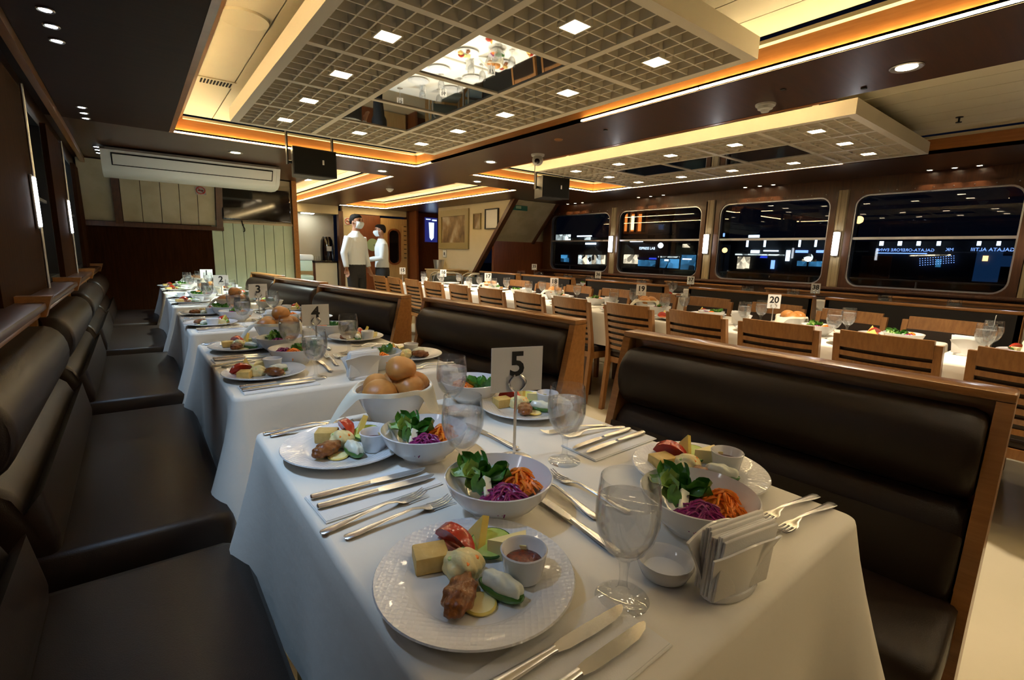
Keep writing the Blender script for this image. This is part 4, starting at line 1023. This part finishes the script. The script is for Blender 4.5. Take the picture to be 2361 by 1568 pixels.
def make_cabbage():
    mb = strips_mb(2, 130, .038, .032, .032, .0016); mb.ico((0, 0, .006), 1, 2, None, (.036, .030, .021)); o = mb.build('shredded_red_cabbage', 'cabbage'); o['kind'] = 'stuff'; return tag(o, '', 'red cabbage')
def leaf_mb(L, W, curl, seed):
    rr = random.Random(seed); p = rr.uniform(0, 6)
    def P(u, v):
        y = (u - .5) * 2; w = W * (math.sin(math.pi * min(1, v * .92 + .06)) ** .7); x = v * L
        return (x * math.cos(curl * v), y * w, .004 * math.sin(9 * v + p) * abs(y) + .012 * y * y + x * math.sin(curl * v * .9) + .003 * math.sin(6 * y + p))
    return MB().grid(P, 6, 8)
def make_leaves():
    t = thing('salad_leaves', '', 'salad leaves'); rr = random.Random(12)
    for k in range(11):
        a = rr.uniform(0, 6.28); M_ = Matrix.Translation((.010 * math.cos(a) + rr.uniform(-.01, .01), .010 * math.sin(a) + rr.uniform(-.01, .01), .002 + .003 * k)) @ Matrix.Rotation(a, 4, 'Z') @ Matrix.Rotation(R(rr.uniform(-45, 5)), 4, 'Y') @ Matrix.Rotation(R(rr.uniform(-30, 30)), 4, 'X')
        leaf_mb(rr.uniform(.038, .056), rr.uniform(.015, .023), rr.uniform(-.2, .9), k).xf(M_).build('leaf', 'lettuce' if k % 5 else 'lettuce_pale', t, ang=80)
    return t
carrot, cabbage, leaves = Kit(make_carrot), Kit(make_cabbage), Kit(make_leaves)
def make_radish(): return tag(MB().rbox(-.008, .008, -.022, .022, 0, .006, .0015, 1).build('radish_strip', 'radish'), '', 'radish')
radish = Kit(make_radish)
def dress_bowl(x, y, rz, where, full=True):
    bowl((x, y, .7505), rz, 'white round salad bowl at the ' + where, 'salad bowls')
    def pt(a, b): return (x + a * math.cos(rz) - b * math.sin(rz), y + a * math.sin(rz) + b * math.cos(rz))
    p = pt(-.034, .012); leaves((*p, .774), rz, 'dark green salad leaves in the %s bowl' % where, 'green leaves in the salad bowls')
    p = pt(.034, .020); carrot((*p, .779), rz + 1, 'orange shredded carrot in the %s bowl' % where, 'shredded carrot in the salad bowls')
    p = pt(.014, -.036); cabbage((*p, .779), rz, 'purple shredded cabbage in the %s bowl' % where, 'shredded red cabbage in the salad bowls')
    if full: p = pt(-.020, -.018); r_ = radish((*p, .800), rz + .5, 'pale radish strip in the %s bowl' % where, 'radish strips'); r_.rotation_euler = (R(25), R(30), rz + .4)
# ------------------------------------------------------------ laying the tables
def lay(kit, a, b, what, label, group, z=.7505):
    # a = handle end, b = working end
    kit(((a[0] + b[0]) / 2, (a[1] + b[1]) / 2, z), math.atan2(b[1] - a[1], b[0] - a[0]), label, group)
SLOT = [('near left', .33, .49, -38), ('far left', .34, 1.035, -50), ('far right', .865, 1.03, -26), ('near right', .895, .50, -34)]
BOWL = [('near left', .475, .635, -40), ('far left', .475, .915, -45), ('far right', .79, 1.205, 150), ('near right', .715, .395, -70)]
GOB = [('near left', .475, .355), ('far left', .487, .775), ('far right', .655, 1.10), ('near right', .715, .715)]
# (kind, slot, handle end, tip, on napkin)
CUT = [('k', 'left side', 'farther', (.215, .852), (.435, .834), 1), ('k', 'left side', 'nearer', (.215, .812), (.435, .797), 1), ('f', 'left side', 'farther', (.200, .735), (.392, .757), 0), ('f', 'left side', 'nearer', (.225, .700), (.420, .708), 0),
       ('k', 'middle', 'right', (.545, .425), (.558, .635), 0), ('f', 'middle', 'left', (.595, .520), (.610, .690), 0), ('f', 'middle', 'right', (.655, .50), (.645, .675), 0), ('k', 'far middle', 'nearer', (.665, .845), (.655, 1.02), 0),
       ('k', 'right side', 'farther', (.985, .752), (.765, .742), 1), ('k', 'right side', 'nearer', (.995, .715), (.775, .708), 1), ('f', 'right side', 'farther', (.970, .815), (.775, .865), 0), ('f', 'right side', 'nearer', (.985, .782), (.815, .815), 0),
       ('k', 'near left edge', 'farther', (.235, .343), (.450, .333), 1), ('k', 'near left edge', 'nearer', (.235, .302), (.450, .298), 1), ('f', 'right edge', 'farther', (.985, .318), (.835, .335), 0), ('f', 'right edge', 'nearer', (.985, .285), (.815, .300), 0),
       ('f', 'far left edge', 'farther', (.215, 1.245), (.405, 1.225), 0), ('f', 'far left edge', 'nearer', (.225, 1.222), (.415, 1.200), 0)]
NAP = [('left side', .325, .822, .05), ('right side', .885, .73, .02), ('near left', .345, .320, .02)]
for ti, y0 in enumerate(TY):
    n = TNUM[ti]; dy = y0 - TY[0]; full = ti < 3; T = 'of table ' + NW[str(n)]
    rr = random.Random(100 + ti); J = (lambda s: rr.uniform(-s, s)) if ti else (lambda s: 0.0)
    sx_ = TW[ti] / .80; fx = lambda v: .195 + (v - .195) * sx_
    for nm, x, y, a in SLOT:
        x = min(fx(x), .195 + TW[ti] - .08)
        dress_plate(x + J(.012), y + dy + J(.015), R(a + (rr.uniform(-90, 90) if ti else 0)) - math.pi / 5 * 0, '%s %s' % (nm, T), full)
    for nm, x, y, a in BOWL:
        x = fx(x)
        if ti > 2 and nm == 'far right': continue
        dress_bowl(x + J(.006), y + dy + J(.006), R(a + (rr.uniform(-120, 120) if ti else 0)), '%s %s' % (nm, T), ti == 0)
    for nm, x, y in GOB:
        x = fx(x)
        goblet((x + J(.004), y + dy + J(.004), .7505), 0, 'clear stemmed water glass at the %s %s' % (nm, T), 'stemmed water glasses')
    for nm, x, y, a in NAP:
        if ti > 2: continue
        if x > .7: x -= .8 - TW[ti]
        pnap((x, y + dy, .7505), a, 'folded white paper napkin under knives at the %s %s' % (nm, T), 'paper napkins under the knives')
    for kd, where, which, a, b, onn in CUT:
        if ti > 2 and where not in ('left side', 'right side', 'near left edge'): continue
        a, b = (a[0] - (.8 - TW[ti] if a[0] > .7 else 0), a[1] + dy), (b[0] - (.8 - TW[ti] if a[0] > .7 else 0), b[1] + dy); k = knife if kd == 'k' else fork; w_ = 'knife' if kd == 'k' else 'fork'
        if kd == 'f':
            d = Vector((b[0] - a[0], b[1] - a[1])); c = Vector(((a[0] + b[0]) / 2, (a[1] + b[1]) / 2))
        lay(k, a, b, w_, 'steel table %s at the %s %s, the %s one' % (w_, where, T, which), 'steel %ss on the booth tables' % ('knive' if kd == 'k' else 'fork'), .7545 if onn else .7505)
    holder((.61 + J(.01), .278 + dy, .7505), R(-10) if ti == 0 else R(rr.uniform(-12, 12)), 'white ceramic napkin holder with paper napkins on table ' + NW[str(n)], 'ceramic napkin holders')
    bx, by = .525, 1.185 + dy
    basket((bx, by, .7505), R(10), 'white bread basket lined with a cloth on table ' + NW[str(n)], 'bread baskets')
    for k, (x, y, z, rz) in enumerate(((-.048, -.018, .083, .4), (.030, -.030, .092, 1.5), (.024, .028, .094, .2), (-.03, .038, .084, 1.0), (.062, .012, .085, .8), (.018, -.006, .136, 1.2))):
        if not full and k > 3: continue
        rolls[k % 2]((bx + x, by + y, .7505 + z), rz, 'golden brown bread roll in the basket of table %s, %s' % (NW[str(n)], ['left front', 'right front', 'middle back', 'left back', 'rightmost', 'topmost'][k]), 'bread rolls in the baskets')
    sx = [.632, .640, .67, .60, .62][ti]; sy = [.79, 2.30, 3.78, 5.05, 6.35][ti]
    sign(str(n), (sx, sy, .7505), R([-17, -6, 0, 0, 0][ti]), [.255, .20, .20, .20, .20][ti], 'white number card reading %s on a steel stand' % NW[str(n)], 'table number stands')

t = MB().lathe([(0, .002), (.026, .002), (.028, 0), (.033, .004), (.040, .020), (.039, .026), (.036, .024), (.029, .008), (0, .006)], 36).build('ceramic_dish', 'ceramic'); t.location = (.565, .352, .7505)
tag(t, 'small low white ceramic dish beside the napkin holder on table five', 'dish')
# long middle table
for ti, y0 in enumerate(RY):
    nm = 'the right frame edge' if ti == 0 else 'card ' + NW[RNUM[ti]]; rr = random.Random(200 + ti); L = 1.165
    food_here = ti <= 4
    for s, x in (('near', 3.13), ('window', 3.62)):
        for k, yy in enumerate((.28, .82)):
            where = '%s-side %s place by %s' % (s, ['right', 'left'][k], nm)
            gx = 3.27 if s == 'near' else 3.50
            if ti == 5 or True: goblet((gx + rr.uniform(-.03, .03), y0 + yy + .17 + rr.uniform(-.04, .04), .7505), 0, 'clear stemmed water glass at the ' + where, 'stemmed water glasses on the long table')
            plate((x, y0 + yy, .7505), 0, 'white dinner plate at the ' + where, 'dinner plates on the long table')
            if food_here:
                for q, (it, a, b, r) in enumerate(ARR):
                    if it not in (('pastry', 'tomato', 'cuke', 'patty', 'wedge') if k else ('tomato', 'boat', 'patty', 'cheese')): continue
                    K[it]((x + a * (1 if s == 'near' else -1), y0 + yy + b, .7615), R(r), '%s on plate at %s' % (FN[it][0], where), FN[it][0] + 's on the long table', FN[it][1])
        if food_here:
            where = '%s side by %s' % (s, nm); dress_bowl(3.34 if s == 'near' else 3.42, y0 + (.55 if s == 'near' else .14), rr.uniform(0, 6), where, False)
    if ti < 5:
        bx, by = 3.44, y0 + .60 + .15
        if food_here:
            basket((bx, by, .7505), rr.uniform(-.4, .4), 'white bread basket with a cloth on the long table by ' + nm, 'bread baskets on the long table')
            for k, (x, y, z) in enumerate(((-.048, -.018, .083), (.030, -.030, .092), (.01, .028, .094))): rolls[k % 2]((bx + x, by + y, .7505 + z), k, 'bread roll in the basket by %s on the long table, %s' % (nm, ['left', 'right', 'rear'][k]), 'bread rolls on the long table')
    holder((3.30, y0 + 1.02, .7505), R(90), 'white napkin holder on the long table by ' + nm, 'napkin holders on the long table')
for nm, x, y, z in (('21', 3.52, .42, .20), ('20', 3.53, 1.535, .22), ('19', 3.50, 2.65, .22), ('18', 3.46, 3.73, .22), ('17', 3.38, 4.83, .22), ('16', 3.36, 5.88, .22), ('15', 3.10, 6.62, .22)):
    sign(nm, (x, y, .7505), R(5 if nm == '21' else (-22 if nm in ('15', '16', '17') else -48)), z, 'white number card reading %s on the long table' % NW[nm] if nm != '21' else 'white table number card seen edge on at the right frame edge', 'table number stands on the long table', .085, .098)
# window tables
for ti, y0 in enumerate(WY):
    nm = 'the frame edge' if ti == 0 else 'card ' + NW[WNUM[ti]]; rr = random.Random(300 + ti)
    for k, (x, y) in enumerate(((5.12, .25), (5.46, .25), (5.12, .72), (5.46, .72))):
        pl = ['booth side near', 'wall side near', 'booth side far', 'wall side far'][k]
        plate((x, y0 + y, .7505), 0, 'white dinner plate on the window table by %s, %s' % (nm, pl), 'dinner plates on the window tables')
        goblet((x + (.12 if k % 2 == 0 else -.13), y0 + y + .17, .7505), 0, 'stemmed water glass on the window table by %s, %s' % (nm, pl), 'water glasses on the window tables')
        for q, (it, a, b, r) in enumerate(ARR):
            if it in ('tomato', 'cuke', 'patty') and k % 2 == 0: K[it]((x + a, y0 + y + b, .7615), R(r), '%s on window table %s, %s plate' % (FN[it][0], nm, pl), FN[it][0] + 's on the window tables', FN[it][1])
    dress_bowl(5.29, y0 + .50, rr.uniform(0, 6), 'window table middle by ' + nm, False)
    holder((5.13, y0 + .085, .7505), R(80), 'white napkin holder on the window table by ' + nm, 'napkin holders on the window tables')
for nm, x, y, z in (('38', 5.28, 1.92, .245), ('37', 5.48, 3.41, .235), ('36', 5.30, 4.79, .235), ('35', 5.30, 6.22, .30)):
    sign(nm, (x, y, .7505), R(-48), z, 'white number card reading %s on a window table' % NW[nm], 'table number stands on the window tables', .085, .098)
# ------------------------------------------------------------ the two waiters
def fused(name, mb, m, parent, vox=.010, smooth=4):
    """one continuous skin over overlapping limbs"""
    me = mb.mesh(name, False); o = bpy.data.objects.new(name, me); COL.objects.link(o)
    r = o.modifiers.new('fuse', 'REMESH'); r.mode = 'VOXEL'; r.voxel_size = vox
    k = o.modifiers.new('soften', 'SMOOTH'); k.factor = .5; k.iterations = smooth
    dg = bpy.context.evaluated_depsgraph_get(); dg.update()
    out = bpy.data.meshes.new_from_object(o.evaluated_get(dg)); bpy.data.objects.remove(o)
    out.materials.clear(); out.materials.append(MAT[m]); out.shade_smooth()
    return link(name, out, parent)
def stack(rows, n=20): return [[(cx + rx * math.cos(2 * math.pi * k / n), ry * math.sin(2 * math.pi * k / n), z) for k in range(n)] for z, rx, ry, cx in rows]
def person(label, loc, rz, H, armL, armR, headrot):
    """faces local +x; y is to the person's left.  built as a 1.75 m figure and scaled"""
    t = thing('person', label, 'person', loc, rz); s = H / 1.75; S = Matrix.Scale(s, 4)
    arms = [(Vector((0, sg * .150, 1.375)), Vector(a[0]), Vector(a[1]), sg) for sg, a in ((1, armL), (-1, armR))]
    HM = Matrix.Translation((.018, 0, 1.505)) @ Matrix.Rotation(headrot, 4, 'Z')
    # bare body: head, neck, trunk core, arms, hands, legs
    B = MB()
    hp = [(.0, .045, .046, .002), (.012, .058, .050, .012), (.035, .072, .058, .018), (.06, .083, .066, .016), (.09, .092, .071, .010), (.12, .096, .074, .004), (.15, .096, .076, 0), (.18, .090, .073, -.002), (.205, .075, .060, -.004), (.224, .045, .036, -.004)]
    hd = MB().loft(stack(hp)); hd.loft([[(.088, -.010, .118), (.088, .010, .118), (.086, .010, .122), (.086, -.010, .122)], [(.118, -.017, .082), (.118, .017, .082), (.090, .017, .084), (.090, -.017, .084)]])
    for sg in (1, -1): hd.ico((-.002, sg * .076, .105), .026, 2, None, (.75, .45, 1.15))
    B.add([tuple(HM @ Vector(v)) for v in hd.v], hd.f)
    B.tube([(.0, 0, 1.40), (.004, 0, 1.47), (.016, 0, 1.54)], [.060, .055, .052], 14)
    B.loft(stack([(.86, .095, .13, 0), (1.0, .09, .125, 0), (1.2, .095, .14, 0), (1.36, .085, .14, 0), (1.43, .05, .07, 0)]))
    for sg in (1, -1):
        B.tube([(0, sg * .085, .92), (.012, sg * .098, .50), (-.005, sg * .10, .08)], [.08, .055, .042], 12); B.tube([(-.03, sg * .102, .045), (.13, sg * .112, .035)], [.04, .034], 10)
    for sh, el, wr, sg in arms:
        B.tube([sh, el, wr], [.045, .036, .026], 12)
        d = (wr - el).normalized(); side = Vector((0, 0, 1)).cross(d) if abs(d.z) < .8 else Vector((1, 0, 0)); side = (side - d * side.dot(d)).normalized(); up = d.cross(side).normalized()
        def pt(a, b, c=0): return wr + d * a + side * b + up * c
        B.loft([[pt(a, -w), pt(a, -w * .5, .013), pt(a, w * .5, .013), pt(a, w), pt(a, w * .5, -.013), pt(a, -w * .5, -.013)] for a, w in ((-.01, .024), (.03, .034), (.06, .039), (.092, .038))])
        for off, ln in ((-.030, .060), (-.010, .074), (.010, .078), (.029, .066)):
            B.tube([pt(.085, off), pt(.085 + ln * .5, off * 1.08, -.006 * sg), pt(.085 + ln * .88, off * 1.05, -.026 * sg)], [.0095, .009, .007], 8)
        B.tube([pt(.025, -.028), pt(.055, -.052), pt(.085, -.056, -.008 * sg)], [.013, .011, .008], 8)
    fused('body', B.xf(S), 'skin', t, .0072, 3)
    HS = S @ HM
    for sg in (1, -1):
        MB().ico((.088, sg * .031, .128), .009, 2).xf(HS).build('eye', 'hair', t)
        MB().tube([(.094, sg * .014, .143), (.090, sg * .032, .148), (.076, sg * .050, .142)], .0045, 6).xf(HS).build('eyebrow', 'hair', t)
        MB().tube([(.060, sg * .070, .085), (.0, sg * .082, .112)], .002, 5).xf(HS).build('mask_strap', 'mask_fabric', t)
    hr = MB().loft(stack([(.075, .028, .066, -.062), (.105, .045, .078, -.054), (.135, .070, .083, -.034), (.160, .092, .085, -.012), (.185, .098, .080, .000), (.208, .084, .067, -.002), (.226, .055, .045, -.004)]))
    for sg in (1, -1): hr.loft([[(x, sg * .070, z), (x + .03, sg * .070, z), (x + .03, sg * .084, z), (x, sg * .084, z)] for x, z in ((-.015, .095), (-.02, .14), (-.02, .17))])
    fused('hair', hr.xf(HS), 'hair', t, .007, 3)
    mz = [(.002, .050), (.020, .074), (.045, .094), (.075, .108), (.094, .102), (.104, .096)]
    def PM(u, v):
        i = min(int(v * 5), 4); f = v * 5 - i; z = mz[i][0] + (mz[i + 1][0] - mz[i][0]) * f; xf = mz[i][1] + (mz[i + 1][1] - mz[i][1]) * f
        a = (u - .5) * 2; return (.014 + (xf + .012) * (1 - .62 * abs(a) ** 2.0), .076 * math.sin(a * 1.45), z + .012 * abs(a))
    MB().grid(PM, 16, 10).xf(HS).build('face_mask', 'mask_fabric', t, ang=80)
    # shirt, collar, trousers, shoes
    C = MB().loft(stack([(.945, .128, .165, 0), (1.0, .128, .166, 0), (1.09, .120, .158, 0), (1.2, .126, .172, .004), (1.31, .124, .180, .006), (1.375, .108, .172, .002), (1.42, .085, .120, 0), (1.455, .066, .074, .004)]))
    for sh, el, wr, sg in arms:
        w2 = el + (wr - el) * .95; mid = (sh + el) * .5; m2 = (el + w2) * .5
        C.tube([sh, mid, el, m2, w2], [.072, .062, .055, .047, .040], 14)
    fused('shirt', C.xf(S), 'shirt', t, .010, 5)
    MB().lathe([(.054, .012), (.060, .010), (.074, -.022), (.067, -.026), (.053, .0)], 20).xf(S @ Matrix.Translation((.006, 0, 1.462))).build('collar', 'shirt', t)
    Tr = MB().loft(stack([(1.0, .122, .158, 0), (.95, .126, .164, 0), (.88, .132, .172, -.004), (.80, .128, .172, -.004), (.74, .10, .15, 0)]))
    for sg in (1, -1): Tr.tube([(0, sg * .085, .86), (.004, sg * .092, .70), (.012, sg * .098, .48), (-.006, sg * .10, .06)], [.092, .088, .070, .060], 14)
    fused('trousers', Tr.xf(S), 'trousers', t, .011, 4)
    for sg in (1, -1): MB().rbox(-.07, .20, sg * .108 - .046, sg * .108 + .046, 0, .080, .028, 3).xf(S).build('shoe', 'black_gloss', t)
    return t
# taller waiter: body turned towards the right of the picture and the camera, arm hanging
p1 = person('taller waiter in white shirt, dark trousers and face mask, arm hanging, facing right', (2.865, 7.85, 0), R(-62), 1.79, ((-.02, .235, 1.12), (.04, .25, .90)), ((-.03, -.235, 1.12), (.03, -.25, .90)), R(8))
p2 = person('shorter waiter in white shirt and face mask seen in profile, holding papers', (3.495, 8.30, 0), R(164), 1.68, ((.03, .235, 1.12), (.24, .16, 1.10)), ((.03, -.235, 1.12), (.25, -.14, 1.08)), R(6))
o = MB().box(-.005, .20, -.11, .11, 0, .006).build('paper_sheets', 'paper'); tag(o, 'white papers held by the shorter waiter', 'papers'); o.location = (3.12, 8.36, 1.03); o.rotation_euler = (0, R(18), R(164))
t = thing('name_badge', 'dark name badge on the shorter waiter shirt', 'badge', (3.365, 8.32, 1.30), R(172)); MB().rbox(-.003, .004, -.035, .035, -.010, .010, .002, 1).build('badge_plate', 'ink', t)
# ------------------------------------------------------------ the quay outside the right windows
struct(MB().box(9.0, 60, -25, 80, -1.0, -.6).build('quay_ground', 'asphalt'), 'dark quay outside the windows')
struct(MB().box(-60, 9.0, -60, 100, -3.0, -2.9).build('water_ground', 'black_gloss'), 'black night water beside the ship')
def px(x, y, X): return on_x(x, y, X)
def facade(name, label, X, x0, x1, y0, y1, m, depth=6):
    a, b = px(x0, y1, X), px(x1, y0, X); ya, yb = max(a.y, b.y), min(a.y, b.y)
    t = thing(name, label, 'building', (X, (ya + yb) / 2, 0)); t['_c'] = 0
    MB().box(0, depth, yb - (ya + yb) / 2, ya - (ya + yb) / 2, -.6, px((x0 + x1) / 2, y0, X).z).build('wall', m, t); return t
def panel(t, X, x0, x1, y0, y1, m, name='lit_panel', off=.05, th=.04, parent=None):
    a, b = px(x0, y0, X), px(x1, y1, X); zc = (a.z + px(x1, y0, X).z) / 2, (b.z + px(x0, y1, X).z) / 2
    o = MB().box(-off - th, -off, min(a.y, b.y) - t.location.y, max(a.y, b.y) - t.location.y, min(zc), max(zc)).build(name, m, parent or t); return o
def text(t, X, x0, x1, yc, body, m, mirror=False, off=.14):
    a, b = px(x0, yc, X), px(x1, yc, X); wdt = abs(a.y - b.y); mb = text_mb(body, 1.0, .0, mirror); xs = [v[0] for v in mb.v]; k = wdt / (max(xs) - min(xs)); c = (a + b) / 2
    # reading direction: +text x -> -y as seen from inside the ship
    mb.xf(Matrix.Translation((-off, c.y - t.location.y, c.z)) @ Matrix(((0, 0, -1, 0), (-k, 0, 0, 0), (0, k, 0, 0), (0, 0, 0, 1)))).build('lettering', m, t, smooth=False)
X = 24.0
t = facade('stone_building', 'stone quay building with orange lit arched windows behind the third right window', X, 1428, 1560, 455, 640, 'stone')
for k, x in enumerate((1447, 1463, 1479)):
    w_ = panel(t, X, x - 7, x + 5, 494, 533, 'window_orange', 'arched_window')
    if k == 1: panel(t, X, x - 4, x + 3, 498, 530, 'window_yellow', 'bright_pane', .10, .02)
for x in (1440, 1455, 1471, 1488): panel(t, X, x - 1, x + 1.5, 490, 536, 'stone', 'column', .10, .15)
panel(t, X, 1497, 1512, 492, 505, 'asphalt', 'dark_window'); panel(t, X, 1497, 1510, 528, 550, 'asphalt', 'dark_window'); panel(t, X, 1522, 1556, 490, 512, 'wood_red', 'shutter'); panel(t, X, 1520, 1556, 516, 538, 'concrete', 'balcony', .1, .3); panel(t, X, 1530, 1540, 519, 530, 'dark_blue_glow', 'crest', .42, .03)
panel(t, X, 1441, 1560, 540, 543, 'concrete', 'ledge', .1, .3)
X = 20.0
t = facade('coffee_shop', 'quayside coffee shop with a lit white name sign', X, 1436, 1606, 560, 640, 'asphalt', 3)
text(t, X, 1478, 1514, 573, 'ESPRESS LAB', 'sign_white')
panel(t, X, 1455, 1484, 556, 558, 'sign_white', 'light_tube'); panel(t, X, 1441, 1472, 587, 608, 'shop_warm', 'shop_window'); panel(t, X, 1472, 1515, 594, 598, 'shop_blue', 'awning'); panel(t, X, 1474, 1512, 600, 614, 'shop_cyan', 'shop_window')
panel(t, X, 1520, 1568, 591, 594, 'shop_white', 'light_tube'); panel(t, X, 1522, 1566, 597, 618, 'shop_cyan', 'shop_window', .05); panel(t, X, 1576, 1596, 596, 599, 'sign_white', 'light_tube'); panel(t, X, 1573, 1603, 588, 622, 'shop_cyan', 'shop_window', .02)
panel(t, X, 1536, 1544, 598, 602, 'sign_white', 'menu_board', .1); panel(t, X, 1578, 1594, 563, 571, 'shop_warm', 'poster', .1)
t = facade('market_stalls', 'row of lit market stalls behind the farthest right window', X, 1270, 1406, 548, 640, 'asphalt', 3)
panel(t, X, 1282, 1317, 541, 555, 'shop_white', 'lit_window'); panel(t, X, 1333, 1366, 543, 546, 'sign_white', 'light_tube'); panel(t, X, 1350, 1363, 547, 555, 'shop_white', 'lit_window'); panel(t, X, 1352, 1376, 560, 564, 'sign_white', 'light_tube')
for k in range(6): panel(t, X, 1336 + k * 10.5, 1344 + k * 10.5, 588, 609, 'shop_warm' if k % 2 else 'shop_white', 'stall_window', .05)
panel(t, X, 1296, 1313, 588, 604, 'shop_cyan', 'stall_window'); 
X = 26.0
t = facade('quay_terminal', 'long dark quay terminal with lit signs behind the second right window', X, 1650, 1915, 548, 640, 'asphalt', 3)
panel(t, X, 1697, 1810, 586, 589, 'shop_white', 'light_tube'); panel(t, X, 1733, 1752, 577, 584, 'sign_white', 'lit_sign'); panel(t, X, 1762, 1796, 577, 580, 'sign_white', 'lit_sign'); panel(t, X, 1660, 1672, 538, 546, 'sign_blue', 'lit_sign'); panel(t, X, 1728, 1752, 542, 548, 'sign_white', 'lit_sign')
panel(t, X, 1703, 1728, 592, 620, 'shop_warm', 'shop_window'); panel(t, X, 1746, 1770, 590, 595, 'shop_blue', 'neon_sign'); panel(t, X, 1780, 1786, 600, 620, 'sign_blue', 'lit_sign'); panel(t, X, 1815, 1821, 577, 602, 'sign_white', 'lamp_column')
for x in (1731, 1771, 1851, 1888): panel(t, X, x, x + 2.5, 553, 570, 'sign_white', 'lamp_tube', .4)
panel(t, X, 1836, 1864, 577, 583, 'sign_blue', 'lit_sign'); panel(t, X, 1884, 1900, 577, 583, 'sign_blue', 'lit_sign')
panel(t, X, 1840, 1895, 602, 614, 'shop_cyan', 'shop_window'); panel(t, X, 1852, 1884, 598, 603, 'shop_warm', 'light_tube', .1)
for i, (x, y, m_, r_) in enumerate(((1864, 594, 'shop_white', .14), (1671, 577, 'lamp_orange', .10), (1981, 507, 'lamp_orange', .12), (1523, 566, 'sign_white', .12))):
    p = px(x, y, 18.0); t2 = thing('street_lamp', 'small glowing street lamp on the quay, ' + ['white one behind the second right window', 'low orange one in the second right window', 'orange one high behind the largest right window', 'bluish one beside the coffee shop sign'][i], 'street lamp', (p.x, p.y, -.6), 0, 'street lamps on the quay')
    MB().tube([(0, 0, 0), (0, 0, p.z + .6 - r_)], .03).build('pole', 'black_plastic', t2); MB().ico((0, 0, p.z + .6), r_, 2).build('globe', m_, t2)
X = 30.0
t = facade('promenade_building', 'long dark promenade building with blue letters imitating a reflection, behind the largest right window', X, 1955, 2420, 556, 660, 'asphalt', 3)
text(t, X, 2022, 2156, 577, 'GALATA-OREFORE EWNE', 'sign_blue', True); panel(t, X, 2022, 2138, 583, 585, 'sign_blue', 'light_tube'); text(t, X, 2182, 2200, 576, 'MK', 'sign_blue', True); text(t, X, 2240, 2340, 576, 'GALATA ALTIII', 'sign_blue', True)  # reversed letters added to stand in for a sign reflected in the pane
for k in range(16): panel(t, X, 2098 + k * 6, 2103 + k * 6, 588 - k * .1, 591 - k * .1, 'shop_warm', 'bulb', .1)
for k in range(14):
    for q in range(4): panel(t, X, 2122 + k * 6, 2123.4 + k * 6, 596 + q * 5 - k * .5, 597.6 + q * 5 - k * .5, 'sign_blue', 'fairy_light', .1)
panel(t, X, 2160, 2169, 598, 616, 'shop_cyan', 'lit_column'); panel(t, X, 2255, 2300, 575, 650, 'dark_blue_glow', 'blue_wall', .02); panel(t, X, 2300, 2345, 590, 615, 'dark_blue_glow', 'blue_wall', .02); panel(t, X, 2268, 2278, 590, 602, 'lamp_orange', 'round_sign', .1); panel(t, X, 1988, 2050, 590, 640, 'wood_red', 'terrace_wall', .02)
for x in (2035, 2077, 2120, 2166, 2258, 2303): panel(t, X, x, x + 2.5, 557, 567, 'sign_white', 'lamp_tube', .4); panel(t, X, x + 5, x + 7.5, 557, 567, 'sign_white', 'lamp_tube', .4)
# quay railing
t = thing('quay_railing', 'pale handrail running along the ship side outside the windows', 'railing', (6.9, 3.0, 0))
MB().tube([(0, -5, 1.02), (0, 4.5, 1.02)], .012).build('handrail', 'steel_soft', t)
for k in range(9): MB().tube([(0, -4.8 + k * 1.1, -.2), (0, -4.8 + k * 1.1, 1.02)], .010).build('post', 'steel_soft', t)
struct(MB().box(XR + .12, 7.3, YN, 9, -.3, -.2).build('deck_ground', 'asphalt'), 'narrow dark side deck outside the windows')
